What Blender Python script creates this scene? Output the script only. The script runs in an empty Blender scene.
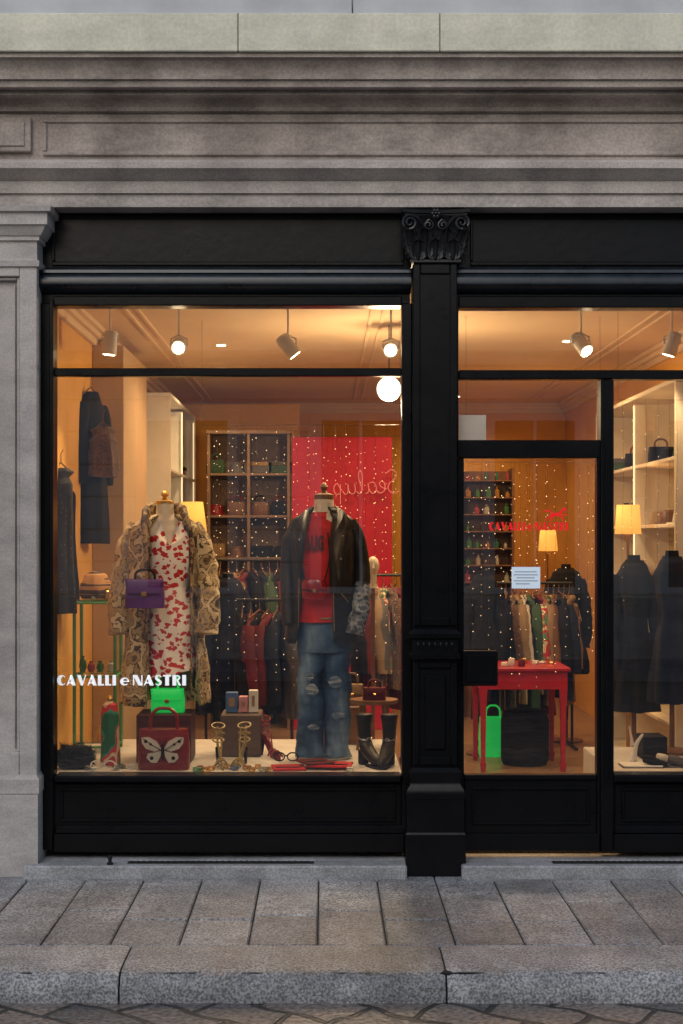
import bpy, math, random
import bmesh
from mathutils import Vector, Matrix, noise
rnd = random.Random(11)

# ---------------------------------------------------------------- survey: facade plane y=0, 200 px per metre
F=1500.0; D=7.5; EYE=1.7
def S(y): return F/(D+y)
def X(px,y=0.0): return (px-325)/S(y)
def Z(py,y=0.0): return EYE+(540-py)/S(y)

scene=bpy.context.scene
W={}
# ---------------------------------------------------------------- materials
def newmat(name):
    m=bpy.data.materials.new(name); m.use_nodes=True
    nt=m.node_tree; b=nt.nodes['Principled BSDF']
    return m,nt,b
def M(name,c1,c2=None,rough=.6,metal=0,scale=6,bump=.15,bscale=60,tone=False,speck=None,emis=None,coat=0,sheen=0,streak=False,spec=.5,dist=.004,rvar=0.1,grime=0):
    m,nt,b=newmat(name); N=nt.nodes; L=nt.links
    tc=N.new('ShaderNodeTexCoord'); 
    if c2 is None: c2=tuple(c*.72 for c in c1)
    nz=N.new('ShaderNodeTexNoise'); nz.inputs['Scale'].default_value=scale; nz.inputs['Detail'].default_value=6; nz.inputs['Roughness'].default_value=.6
    src=tc.outputs['Object']
    if streak:
        mp=N.new('ShaderNodeMapping'); mp.inputs['Scale'].default_value=(1,1,.25); L.new(src,mp.inputs[0]); L.new(mp.outputs[0],nz.inputs['Vector'])
    else: L.new(src,nz.inputs['Vector'])
    rp=N.new('ShaderNodeValToRGB'); rp.color_ramp.elements[0].position=.32; rp.color_ramp.elements[1].position=.68
    rp.color_ramp.elements[0].color=(*c2,1); rp.color_ramp.elements[1].color=(*c1,1)
    L.new(nz.outputs['Fac'],rp.inputs[0]); out=rp.outputs[0]
    def mul(out,fac,lo,hi,p0,p1):
        r2=N.new('ShaderNodeValToRGB'); r2.color_ramp.elements[0].position=p0; r2.color_ramp.elements[1].position=p1
        r2.color_ramp.elements[0].color=(lo,lo,lo,1); r2.color_ramp.elements[1].color=(hi,hi,hi,1)
        mx=N.new('ShaderNodeMixRGB'); mx.blend_type='MULTIPLY'; mx.inputs[0].default_value=1
        L.new(fac,r2.inputs[0]); L.new(out,mx.inputs[1]); L.new(r2.outputs[0],mx.inputs[2]); return mx.outputs[0]
    if speck:
        n2=N.new('ShaderNodeTexNoise'); n2.inputs['Scale'].default_value=speck[0]; n2.inputs['Detail'].default_value=2; L.new(src,n2.inputs['Vector'])
        a=speck[1]; out=mul(out,n2.outputs['Fac'],1-a,1+a,.38,.62)
    if grime:
        n4=N.new('ShaderNodeTexNoise'); n4.inputs['Scale'].default_value=1.1; n4.inputs['Detail'].default_value=8; n4.inputs['Roughness'].default_value=.7
        mp4=N.new('ShaderNodeMapping'); mp4.inputs['Scale'].default_value=(1.6,1,3.5); mp4.inputs['Location'].default_value=(3.1,0,7); L.new(src,mp4.inputs[0]); L.new(mp4.outputs[0],n4.inputs['Vector'])
        out=mul(out,n4.outputs['Fac'],1-grime,1+grime*.25,.38,.56)
    if tone:
        at=N.new('ShaderNodeAttribute'); at.attribute_name='tone'
        ma=N.new('ShaderNodeMath'); ma.operation='MULTIPLY_ADD'; ma.inputs[1].default_value=.9; ma.inputs[2].default_value=.55
        L.new(at.outputs['Fac'],ma.inputs[0])
        mx=N.new('ShaderNodeMixRGB'); mx.blend_type='MULTIPLY'; mx.inputs[0].default_value=1
        L.new(out,mx.inputs[1]); L.new(ma.outputs[0],mx.inputs[2]); out=mx.outputs[0]
    L.new(out,b.inputs['Base Color'])
    b.inputs['Metallic'].default_value=metal
    b.inputs['Specular IOR Level'].default_value=spec
    mr=N.new('ShaderNodeMapRange'); mr.inputs['To Min'].default_value=max(0,rough-rvar); mr.inputs['To Max'].default_value=min(1,rough+rvar)
    L.new(nz.outputs['Fac'],mr.inputs[0]); L.new(mr.outputs[0],b.inputs['Roughness'])
    if coat: b.inputs['Coat Weight'].default_value=coat; b.inputs['Coat Roughness'].default_value=.1
    if sheen: b.inputs['Sheen Weight'].default_value=sheen
    if bump:
        n3=N.new('ShaderNodeTexNoise'); n3.inputs['Scale'].default_value=bscale; n3.inputs['Detail'].default_value=5; L.new(src,n3.inputs['Vector'])
        bp=N.new('ShaderNodeBump'); bp.inputs['Strength'].default_value=bump; bp.inputs['Distance'].default_value=dist
        L.new(n3.outputs['Fac'],bp.inputs['Height']); L.new(bp.outputs[0],b.inputs['Normal'])
    if emis:
        b.inputs['Emission Color'].default_value=(*emis[0],1); b.inputs['Emission Strength'].default_value=emis[1]
        m.cycles.emission_sampling='NONE'
    return m
def glassmat(name,tint=(1,1,1),ior=1.5,boost=1.0):
    m=bpy.data.materials.new(name); m.use_nodes=True; nt=m.node_tree; N=nt.nodes; L=nt.links; N.clear()
    o=N.new('ShaderNodeOutputMaterial'); t=N.new('ShaderNodeBsdfTransparent'); t.inputs[0].default_value=(*tint,1)
    g=N.new('ShaderNodeBsdfGlossy'); g.inputs['Roughness'].default_value=0.0; g.inputs['Color'].default_value=(1,1,1,1)
    fr=N.new('ShaderNodeFresnel'); fr.inputs['IOR'].default_value=ior
    mu=N.new('ShaderNodeMath'); mu.operation='MULTIPLY'; mu.inputs[1].default_value=boost; mu.use_clamp=True
    tc=N.new('ShaderNodeTexCoord'); nz=N.new('ShaderNodeTexNoise'); nz.inputs['Scale'].default_value=1.2
    bp=N.new('ShaderNodeBump'); bp.inputs['Strength'].default_value=.03; bp.inputs['Distance'].default_value=.01
    L.new(tc.outputs['Object'],nz.inputs['Vector']); L.new(nz.outputs['Fac'],bp.inputs['Height']); L.new(bp.outputs[0],g.inputs['Normal'])
    mx=N.new('ShaderNodeMixShader'); L.new(fr.outputs[0],mu.inputs[0]); L.new(mu.outputs[0],mx.inputs[0]); L.new(t.outputs[0],mx.inputs[1]); L.new(g.outputs[0],mx.inputs[2]); L.new(mx.outputs[0],o.inputs[0])
    return m
def rampmat(name,stops,scale=9,kind='noise',rough=.7,mapscale=(1,1,1),bump=.2,const=True,sheen=0,detail=2.5,rand=.55,bscale=90,distort=0,spec=.5):
    m,nt,b=newmat(name); N=nt.nodes; L=nt.links
    tc=N.new('ShaderNodeTexCoord'); mp=N.new('ShaderNodeMapping'); mp.inputs['Scale'].default_value=mapscale; L.new(tc.outputs['Object'],mp.inputs[0]); vec=mp.outputs[0]
    if kind=='noise':
        t=N.new('ShaderNodeTexNoise'); t.inputs['Detail'].default_value=detail; out=t.outputs['Fac']
    else:
        t=N.new('ShaderNodeTexVoronoi'); out=t.outputs['Distance']
        t.inputs['Randomness'].default_value=rand
    if distort:
        nd=N.new('ShaderNodeTexNoise'); nd.inputs['Scale'].default_value=scale*1.6; nd.inputs['Detail'].default_value=1; L.new(vec,nd.inputs['Vector'])
        va=N.new('ShaderNodeVectorMath'); va.operation='MULTIPLY_ADD'; va.inputs[1].default_value=(distort,distort,distort); L.new(nd.outputs['Color'],va.inputs[0]); L.new(vec,va.inputs[2]); vec=va.outputs[0]
    t.inputs['Scale'].default_value=scale; L.new(vec,t.inputs['Vector'])
    r=N.new('ShaderNodeValToRGB'); cr=r.color_ramp; 
    if const: cr.interpolation='CONSTANT'
    while len(cr.elements)<len(stops): cr.elements.new(.5)
    for e,(p,c) in zip(cr.elements,stops): e.position=p; e.color=(*c,1)
    L.new(out,r.inputs[0]); L.new(r.outputs[0],b.inputs['Base Color']); b.inputs['Roughness'].default_value=rough
    b.inputs['Sheen Weight'].default_value=sheen; b.inputs['Specular IOR Level'].default_value=spec
    n3=N.new('ShaderNodeTexNoise'); n3.inputs['Scale'].default_value=bscale; L.new(tc.outputs['Object'],n3.inputs['Vector'])
    bp=N.new('ShaderNodeBump'); bp.inputs['Strength'].default_value=bump; bp.inputs['Distance'].default_value=.004
    L.new(n3.outputs['Fac'],bp.inputs['Height']); L.new(bp.outputs[0],b.inputs['Normal'])
    return m

STONE=M('weathered_stone',(.53,.48,.44),(.36,.32,.295),.85,scale=2.2,speck=(90,.11),bump=.45,bscale=60,streak=True,grime=.28)
STONE2=M('grey_granite',(.56,.52,.49),(.43,.395,.37),.85,scale=3,speck=(110,.09),bump=.3,bscale=90,streak=True,grime=.25)
STONED=M('brown_moulded_stone',(.48,.415,.37),(.29,.24,.21),.85,scale=2.5,speck=(80,.12),bump=.45,bscale=55,streak=True,grime=.4)
PALE=M('pale_yellow_stone',(.74,.72,.58),(.58,.57,.47),.75,scale=3,speck=(60,.06),bump=.2,bscale=35,streak=True,tone=True,grime=.15)
PALEB=M('blue_grey_slab',(.60,.62,.65),(.45,.46,.49),.75,scale=3,bump=.2)
BLACK=M('black_gloss_paint',(.005,.0052,.006),(.003,.0032,.004),.30,scale=7,bump=.2,bscale=22,rvar=.1,spec=.22)
SKYBLACK=M('sky_tinted_black_paint',(.018,.026,.036),(.010,.015,.021),.3,scale=9,bump=.15,bscale=25,spec=.45)  # black paint; blue sky reflection on the moulding put into its colour
PAVE=M('granite_slab',(.32,.33,.345),(.20,.205,.22),.44,scale=6,tone=True,speck=(110,.55),bump=.9,bscale=100,rvar=.16,grime=.32)
KERB=M('granite_kerb',(.37,.37,.375),(.24,.24,.245),.52,scale=7,tone=True,speck=(105,.48),bump=.9,bscale=80,rvar=.15,dist=.006,grime=.4)
SILL=M('threshold_stone',(.37,.37,.38),(.26,.26,.27),.6,scale=5,tone=True,speck=(110,.22),bump=.5,bscale=60,grime=.35)
GROUT_SHADE=M('dark_joint_slot_shade',(.02,.02,.02),(.012,.012,.012),.9,bump=.5)
DARK=M('dark_iron',(.015,.015,.015),None,.5)
GLASS=glassmat('window_glass',(.95,.96,.955),1.5,4.3)
TGLASS=glassmat('table_glass',(.88,.95,.9),1.45,1.5)
OCHRE=M('ochre_wall',(.80,.45,.10),(.70,.37,.07),.8,scale=2,bump=.1)
BEIGE=M('beige_wall',(.60,.44,.27),(.52,.37,.21),.8,scale=2,bump=.1)
CEIL=M('warm_ceiling',(.80,.61,.39),(.72,.53,.33),.85,scale=1.5,bump=.05)
FLOORM=M('terrazzo_floor',(.34,.21,.12),(.24,.15,.08),.35,scale=5,speck=(60,.3),bump=.1)
REDW=M('red_panel',(.58,.008,.055),(.46,.006,.04),.55,scale=2,bump=.05)
REDP=M('red_lacquer',(.42,.012,.035),(.32,.008,.025),.35,bump=.05)
WHITE=M('white_paint',(.8,.79,.76),(.7,.69,.66),.5,bump=.05)
LETW=M('white_lettering_glow',(.88,.9,.92),(.84,.86,.88),.5,bump=0,emis=((.85,.9,.95),.5))  # white paint given its own glow so the lettering reads brighter
LETR=M('red_lettering_glow',(.75,.008,.015),(.7,.006,.012),.5,bump=0,emis=((.9,.005,.012),.38))  # red paint with an added glow to keep lettering and horse bright
PLATF=M('platform_cloth',(.6,.57,.54),(.5,.47,.44),.6,bump=.1)
CREAM=M('cream_plaster',(.78,.68,.52),(.7,.6,.45),.55,bump=.1)
WOOD=M('brown_wood',(.22,.10,.04),(.12,.055,.025),.45,scale=12,bump=.2)
GOLD=M('brass',(.75,.5,.18),(.6,.38,.12),.3,metal=1,bump=.05)
STEEL=M('steel',(.5,.5,.5),None,.3,metal=1,bump=.02)
LEATH=M('black_leather',(.016,.014,.014),(.008,.007,.007),.5,scale=9,bump=.4,bscale=22,dist=.006,spec=.32,rvar=.12)
CLOTHB=M('black_cloth',(.013,.012,.014),(.007,.007,.008),.9,bump=.3,spec=.2)
NAVY=M('navy_cloth',(.018,.022,.04),(.01,.012,.022),.85,bump=.3,spec=.2)
REDC=M('red_jersey',(.6,.012,.018),(.45,.01,.015),.75,bump=.2)
DREDC=M('dark_red_cloth',(.16,.006,.01),(.07,.004,.006),.8,bump=.2)
FUR=M('brown_fur',(.2,.09,.035),(.07,.03,.012),.95,scale=30,bump=1,bscale=90,dist=.02,sheen=.4)
TANC=M('tan_cloth',(.33,.22,.12),(.22,.14,.07),.8,bump=.3)
GREYC=M('grey_cloth',(.12,.115,.12),(.07,.065,.07),.8,bump=.3)
GREENC=M('green_cloth',(.04,.10,.05),(.02,.05,.03),.8,bump=.3)
GREENM=M('green_metal',(.10,.32,.14),(.07,.24,.10),.4,bump=0)
WHITEC=M('white_cloth',(.7,.66,.6),None,.8,bump=.3)
PURP=M('purple_leather',(.10,.014,.19),(.06,.01,.12),.35,bump=.2)
GREENB=M('glowing_green_vinyl',(.02,.75,.12),(.01,.55,.08),.25,bump=.05,emis=((.02,.9,.15),.3))  # glow put into the vinyl to make the bag look lit through
MAROON=M('maroon_leather',(.24,.01,.016),(.15,.008,.01),.3,bump=.15)
LAMPG=M('lamp_glow',(1,.8,.5),None,.5,bump=0,emis=((1,.76,.44),16))
GLOBE=M('globe_glow',(1,.9,.7),None,.5,bump=0,emis=((1,.88,.64),3.4))
SHADE=M('lamp_shade_fabric',(.8,.5,.15),None,.8,bump=.05,emis=((1,.42,.07),1.1))
STRIP=M('shelf_light',(1,.9,.7),None,.5,bump=0,emis=((1,.74,.42),1.2))
FAIRY=M('fairy_bulb',(1,.9,.7),None,.5,bump=0,emis=((1,.66,.3),3.2))
NEON=M('pink_neon',(.75,.25,.22),None,.4,bump=0,emis=((1,.3,.25),.25))
SPOTW=M('spot_can_white',(.85,.84,.82),None,.4,bump=0)
COAT=rampmat('patchwork_coat_cloth',[(0,(.015,.01,.007)),(.36,(.10,.055,.02)),(.40,(.36,.25,.12)),(.45,(.06,.035,.016)),(.475,(.56,.44,.26)),(.545,(.08,.05,.025)),(.565,(.42,.29,.13)),(.61,(.20,.17,.15)),(.64,(.36,.25,.11))],8,bump=.9,sheen=.15,detail=4,bscale=60)
DRESS=rampmat('red_lips_print',[(0,(.5,.006,.012)),(.42,(.84,.80,.74))],27,kind='vor',mapscale=(1,.3,1.15),rough=.6,rand=.9,distort=.035)
JEANS=rampmat('faded_denim',[(0.3,(.015,.035,.085)),(.46,(.04,.085,.18)),(.6,(.11,.19,.31)),(.72,(.26,.37,.48))],5,const=False,rough=.85,mapscale=(1.8,1,.6),bump=.7,detail=9,spec=.2)
DENIMP=rampmat('worn_denim_patch',[(0.35,(.06,.12,.22)),(.5,(.15,.22,.32)),(.64,(.48,.53,.58))],16,const=False,rough=.9,mapscale=(.5,1,4),bump=.8,detail=8,spec=.2)
SLEEVEP=rampmat('grey_blue_print',[(0,(.03,.035,.05)),(.44,(.14,.17,.22)),(.52,(.3,.31,.33)),(.57,(.06,.08,.13))],22,rough=.8,bump=.4,spec=.2)
PRINT=rampmat('printed_scarf',[(0,(.02,.12,.05)),(.42,(.7,.6,.42)),(.5,(.5,.03,.03)),(.58,(.1,.3,.2)),(.66,(.6,.4,.1))],12,rough=.5)
VASEM=rampmat('scarf_green_red',[(0,(.01,.12,.05)),(.44,(.02,.26,.14)),(.48,(.5,.02,.02)),(.54,(.62,.5,.34)),(.6,(.4,.02,.02))],9,rough=.5,bump=0,detail=1,mapscale=(1,1,.7))
DOTS=rampmat('dotted_navy',[(0,(.3,.3,.3)),(.13,(.012,.014,.024))],45,kind='vor')
STRIPEM=rampmat('striped_knit',[(0,(.05,.03,.02)),(.5,(.5,.25,.08))],6,mapscale=(.2,.2,6))

# ---------------------------------------------------------------- mesh builder
def catmull(p,n):
    p=[Vector(q) for q in p]; out=[]
    for i in range(len(p)-1):
        a=p[max(i-1,0)]; b=p[i]; c=p[i+1]; d=p[min(i+2,len(p)-1)]
        for k in range(n):
            t=k/n; out.append(.5*((2*b)+(c-a)*t+(2*a-5*b+4*c-d)*t*t+(3*b-a-3*c+d)*t**3))
    out.append(p[-1]); return out
class B:
    def __init__(s): s.v=[]; s.f=[]; s.m=[]; s.t=[]; s.mi=0; s.tone=.5
    def face(s,idx): s.f.append(idx); s.m.append(s.mi); s.t.append(s.tone)
    def box(s,x0,x1,y0,y1,z0,z1,bev=0,rz=0,rx=0):
        if x0>x1:x0,x1=x1,x0
        if y0>y1:y0,y1=y1,y0
        if z0>z1:z0,z1=z1,z0
        n=len(s.v); c=((x0+x1)/2,(y0+y1)/2,(z0+z1)/2); h=((x1-x0)/2,(y1-y0)/2,(z1-z0)/2)
        bev=min(bev,min(h)*.95)
        if bev<=0:
            for sx in(-1,1):
                for sy in(-1,1):
                    for sz in(-1,1): s.v.append(Vector((c[0]+sx*h[0],c[1]+sy*h[1],c[2]+sz*h[2])))
            for q in[(0,1,3,2),(4,6,7,5),(0,4,5,1),(2,3,7,6),(0,2,6,4),(1,5,7,3)]: s.face([n+i for i in q])
        else:
            ix={}
            for sx in(-1,1):
                for sy in(-1,1):
                    for sz in(-1,1):
                        sg=(sx,sy,sz)
                        for a in range(3):
                            ix[(sg,a)]=len(s.v)
                            s.v.append(Vector([c[k]+sg[k]*(h[k] if k==a else h[k]-bev) for k in range(3)]))
                        s.face([ix[(sg,0)],ix[(sg,1)],ix[(sg,2)]])
            for a in range(3):
                b1,b2=(a+1)%3,(a+2)%3
                for sa in(-1,1):
                    q=[]
                    for u,w in((-1,-1),(1,-1),(1,1),(-1,1)):
                        sg=[0,0,0]; sg[a]=sa; sg[b1]=u; sg[b2]=w; q.append(ix[(tuple(sg),a)])
                    s.face(q)
                for u in(-1,1):
                    for w in(-1,1):
                        sg=[0,0,0]; sg[b1]=u; sg[b2]=w
                        A=list(sg);A[a]=-1;C=list(sg);C[a]=1
                        s.face([ix[(tuple(A),b1)],ix[(tuple(C),b1)],ix[(tuple(C),b2)],ix[(tuple(A),b2)]])
        if rz or rx:
            mt=Matrix.Rotation(rz,3,'Z')@Matrix.Rotation(rx,3,'X'); cv=Vector(c)
            for i in range(n,len(s.v)): s.v[i]=mt@(s.v[i]-cv)+cv
        return n
    def xf(s,n,mat):
        for i in range(n,len(s.v)): s.v[i]=mat@s.v[i]
    def rumple(s,amp,freq,n=0,vert=.5):
        for i in range(n,len(s.v)):
            v=s.v[i]; q=Vector((v.x*freq,v.y*freq,v.z*freq*vert))
            s.v[i]=v+Vector((noise.noise(q)*amp*.7,noise.noise(q+Vector((9,3,1)))*amp,noise.noise(q+Vector((2,7,5)))*amp*.3))
    def prism(s,prof,x0,x1):
        n=len(s.v);k=len(prof)
        for x in(x0,x1):
            for y,z in prof: s.v.append(Vector((x,y,z)))
        for i in range(k): s.face([n+i,n+(i+1)%k,n+k+(i+1)%k,n+k+i])
        s.face([n+i for i in range(k)]); s.face([n+k+i for i in range(k)][::-1])
    def loft(s,rings,closed=True,cap=True):
        n=len(s.v);k=len(rings[0])
        for r in rings:
            for p in r: s.v.append(Vector(p))
        kk=k if closed else k-1
        for i in range(len(rings)-1):
            for j in range(kk): s.face([n+i*k+j,n+i*k+(j+1)%k,n+(i+1)*k+(j+1)%k,n+(i+1)*k+j])
        if cap and closed:
            s.face([n+j for j in range(k)][::-1]); e=n+(len(rings)-1)*k; s.face([e+j for j in range(k)])
        return n
    def lathe(s,cx,cy,prof,seg=20,sx=1,sy=1,cap=True):
        return s.loft([[(cx+r*sx*math.cos(2*math.pi*j/seg),cy+r*sy*math.sin(2*math.pi*j/seg),z) for j in range(seg)] for r,z in prof],cap=cap)
    def stack(s,x0,x1,yf,yb,lev):
        s.loft([[(x0-o,yf-o,z),(x1+o,yf-o,z),(x1+o,yb,z),(x0-o,yb,z)] for z,o in lev])
    def tube(s,pts,r,seg=8,sub=1,wr=0,flat=1,fq=16):
        if not isinstance(r,(list,tuple)): r=[r]*len(pts)
        if sub>1:
            rr=[]
            for i in range(len(r)-1):
                for k in range(sub): rr.append(r[i]+(r[i+1]-r[i])*k/sub)
            rr.append(r[-1]); r=rr; pts=catmull(pts,sub)
        pts=[Vector(p) for p in pts]; rings=[]; up=None
        for i,p in enumerate(pts):
            d=(pts[min(i+1,len(pts)-1)]-pts[max(i-1,0)])
            d=d.normalized() if d.length>1e-9 else Vector((0,0,1))
            if up is None: 
                up=Vector((0,1,0)) if abs(d.y)<.8 else Vector((1,0,0))
            u=(up-d*up.dot(d)).normalized(); w=d.cross(u); up=u
            ring=[]
            for j in range(seg):
                a=2*math.pi*j/seg; q=r[i]
                dv=u*flat*math.cos(a)+w*math.sin(a)
                if wr: q*=1+wr*2.2*noise.noise((p+dv*r[i])*fq)+wr*noise.noise((p+dv*r[i])*fq*2.3)
                ring.append(p+dv*q)
            rings.append(ring)
        return s.loft(rings)
    def sphere(s,c,r,seg=14,rg=8):
        if not isinstance(r,(list,tuple)): r=(r,r,r)
        rings=[]
        for i in range(rg+1):
            a=math.pi*i/rg; q=max(math.sin(a),.02)
            rings.append([(c[0]+r[0]*q*math.cos(2*math.pi*j/seg),c[1]+r[1]*q*math.sin(2*math.pi*j/seg),c[2]+r[2]*math.cos(a)) for j in range(seg)])
        return s.loft(rings)
    def grid(s,fn,nu,nv):
        return s.loft([[fn(i/nu,j/nv) for i in range(nu+1)] for j in range(nv+1)],closed=False,cap=False)
    def poly(s,pts):
        n=len(s.v)
        for p in pts: s.v.append(Vector(p))
        s.face(list(range(n,n+len(pts))))
    def text(s,txt,x0,x1,y,z0,h,bold=.012):
        cu=bpy.data.curves.new('t','FONT'); cu.body=txt; cu.offset=bold; cu.extrude=0; cu.resolution_u=4; cu.space_character=1.08
        ob=bpy.data.objects.new('t',cu); scene.collection.objects.link(ob)
        dg=bpy.context.evaluated_depsgraph_get(); me=bpy.data.meshes.new_from_object(ob.evaluated_get(dg))
        xs=[v.co.x for v in me.vertices]; ys=[v.co.y for v in me.vertices]
        a,b_=min(xs),max(xs); c_,d_=min(ys),max(ys)
        n=len(s.v)
        for v in me.vertices:
            u=(v.co.x-a)/(b_-a)
            s.v.append(Vector((x0+(x1-x0)*u,y,z0+(v.co.y-c_)/(d_-c_)*h)))
        for p in me.polygons: s.face([n+i for i in p.vertices])
        bpy.data.objects.remove(ob); bpy.data.curves.remove(cu); bpy.data.meshes.remove(me)
    def deco(s,txt,x0,x1,y,z0,h):
        # heavy flat display capitals with thick and thin strokes, drawn as polygons on a unit-high grid
        G={'A':(1.0,[[(0,0),(.13,0),(.50,.86),(.44,1)],[(.42,1),(.60,1),(1,0),(.60,0),(.40,.62)],[(.16,.2),(.66,.2),(.66,.31),(.2,.31)]]),
           'V':(1.0,[[(0,1),(.40,1),(.64,.36),(.56,0),(.42,0)],[(.54,0),(.58,.14),(.88,1),(1,1),(.62,0)]]),
           'L':(.66,[[(0,0),(.38,0),(.38,1),(0,1)],[(.38,0),(.66,0),(.66,.14),(.38,.14)]]),
           'I':(.38,[[(0,0),(.38,0),(.38,1),(0,1)]]),
           'N':(.95,[[(0,0),(.12,0),(.12,.8),(.0,1)],[(0,1),(.42,1),(.95,0),(.55,0),(.06,.9)],[(.83,.15),(.95,0),(.95,1),(.83,1)]]),
           'T':(.82,[[(.22,0),(.60,0),(.60,.86),(.22,.86)],[(0,.86),(.82,.86),(.82,1),(0,1)]])}
        def arc(cx,cz,rx,rz,a0,a1,n=14): return [(cx+rx*math.cos(math.radians(a0+(a1-a0)*i/n)),cz+rz*math.sin(math.radians(a0+(a1-a0)*i/n))) for i in range(n+1)]
        def band(o,i_): return [[o[k],o[k+1],i_[k+1],i_[k]] for k in range(len(o)-1)]
        G['C']=(.9,band(arc(.5,.5,.5,.5,40,320),arc(.66,.5,.24,.38,40,320)))
        G['S']=(.68,band(arc(.34,.72,.34,.28,20,270),arc(.40,.76,.16,.14,20,270))+band(arc(.34,.28,.34,.28,90,-160),arc(.28,.24,.16,.14,90,-160))+[[(.3,.44),(.42,.44),(.42,.62),(.3,.62)]])
        G['R']=(.85,[[(0,0),(.38,0),(.38,1),(0,1)]]+band(arc(.42,.74,.36,.26,90,-90),arc(.42,.74,.2,.13,90,-90))+[[(.40,.48),(.54,.50),(.88,0),(.66,0)]])
        G['e']=(.84,band(arc(.42,.38,.42,.38,0,315,20),arc(.50,.38,.22,.26,0,315,20))+[[(.22,.34),(.84,.34),(.84,.44),(.22,.44)]])
        tot=sum(G[c][0] for c in txt)+.13*(len(txt)-1); k=(x1-x0)/tot; cx=x0
        for c in txt:
            w,ps=G[c]
            for p in ps: s.poly([(cx+a*k,y,z0+b*h) for a,b in p])
            cx+=(w+.13)*k
    def done(s,name,mats,parent=None,label=None,cat=None,group=None,kind=None,smooth=35,solid=0,norm=True):
        if not isinstance(mats,(list,tuple)): mats=[mats]
        lo=[min(v[i] for v in s.v) for i in range(3)]; hi=[max(v[i] for v in s.v) for i in range(3)]
        org=Vector(((lo[0]+hi[0])/2,(lo[1]+hi[1])/2,lo[2]))
        me=bpy.data.meshes.new(name); me.from_pydata([v-org for v in s.v],[],s.f)
        for m in mats: me.materials.append(m)
        me.polygons.foreach_set('material_index',s.m)
        ca=me.color_attributes.new('tone','FLOAT_COLOR','CORNER')
        buf=[]
        for p in me.polygons:
            buf+= [s.t[p.index],s.t[p.index],s.t[p.index],1.0]*p.loop_total
        ca.data.foreach_set('color',buf)
        if norm:
            bm=bmesh.new(); bm.from_mesh(me); bmesh.ops.recalc_face_normals(bm,faces=bm.faces); bm.to_mesh(me); bm.free()
        me.polygons.foreach_set('use_smooth',[True]*len(me.polygons)); me.set_sharp_from_angle(angle=math.radians(smooth))
        ob=bpy.data.objects.new(name,me); scene.collection.objects.link(ob); ob.location=org; W[ob]=org.copy()
        if solid:
            md=ob.modifiers.new('thick','SOLIDIFY'); md.thickness=solid; md.offset=0
        if parent: ob.parent=parent; ob.matrix_parent_inverse=Matrix.Translation(-W[parent])
        if label: ob['label']=label
        if cat: ob['category']=cat
        if group: ob['group']=group
        if kind: ob['kind']=kind
        return ob
def thing(name,label,cat,loc,group=None):
    e=bpy.data.objects.new(name,None); scene.collection.objects.link(e); e.location=loc; e.empty_display_size=.1
    W[e]=Vector(loc); e['label']=label; e['category']=cat
    if group: e['group']=group
    return e

# ================================================================ STREET
b=B(); b.box(-60,60,-60,60,-.6,-.067)
m,nt,bs=newmat('wet_stone_setts'); N=nt.nodes;L=nt.links
tc=N.new('ShaderNodeTexCoord'); mp=N.new('ShaderNodeMapping'); mp.inputs['Rotation'].default_value=(0,0,.62); mp.inputs['Location'].default_value=(.13,.1,0)
br=N.new('ShaderNodeTexBrick'); br.inputs['Scale'].default_value=1; br.inputs['Brick Width'].default_value=.36; br.inputs['Row Height'].default_value=.2; br.inputs['Mortar Size'].default_value=.014; br.inputs['Mortar Smooth'].default_value=.5
br.inputs['Color1'].default_value=(.08,.08,.085,1); br.inputs['Color2'].default_value=(.24,.20,.17,1); br.inputs['Mortar'].default_value=(.015,.015,.015,1)
nz=N.new('ShaderNodeTexNoise'); nz.inputs['Scale'].default_value=1.9; nz.inputs['Detail'].default_value=2
vm=N.new('ShaderNodeVectorMath'); vm.operation='MULTIPLY_ADD'; vm.inputs[1].default_value=(.22,.22,0)
L.new(tc.outputs['Object'],mp.inputs[0]); L.new(mp.outputs[0],nz.inputs['Vector']); L.new(nz.outputs['Color'],vm.inputs[0]); L.new(mp.outputs[0],vm.inputs[2]); L.new(vm.outputs[0],br.inputs['Vector'])
n2=N.new('ShaderNodeTexNoise'); n2.inputs['Scale'].default_value=45; n2.inputs['Detail'].default_value=6; L.new(tc.outputs['Object'],n2.inputs['Vector'])
r2=N.new('ShaderNodeValToRGB'); r2.color_ramp.elements[0].color=(.4,.4,.4,1); r2.color_ramp.elements[1].color=(1.6,1.6,1.6,1); r2.color_ramp.elements[0].position=.3; r2.color_ramp.elements[1].position=.7; L.new(n2.outputs['Fac'],r2.inputs[0])
mx=N.new('ShaderNodeMixRGB'); mx.blend_type='MULTIPLY'; mx.inputs[0].default_value=1; L.new(br.outputs['Color'],mx.inputs[1]); L.new(r2.outputs[0],mx.inputs[2]); L.new(mx.outputs[0],bs.inputs['Base Color'])
bs.inputs['Roughness'].default_value=.26
bp=N.new('ShaderNodeBump'); bp.inputs['Strength'].default_value=1; bp.inputs['Distance'].default_value=.014; bp.invert=True; L.new(br.outputs['Fac'],bp.inputs['Height'])
bp2=N.new('ShaderNodeBump'); bp2.inputs['Strength'].default_value=.6; bp2.inputs['Distance'].default_value=.008; L.new(n2.outputs['Fac'],bp2.inputs['Height']); L.new(bp.outputs[0],bp2.inputs['Normal']); L.new(bp2.outputs[0],bs.inputs['Normal'])
b.done('road',m,kind='structure')

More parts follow.
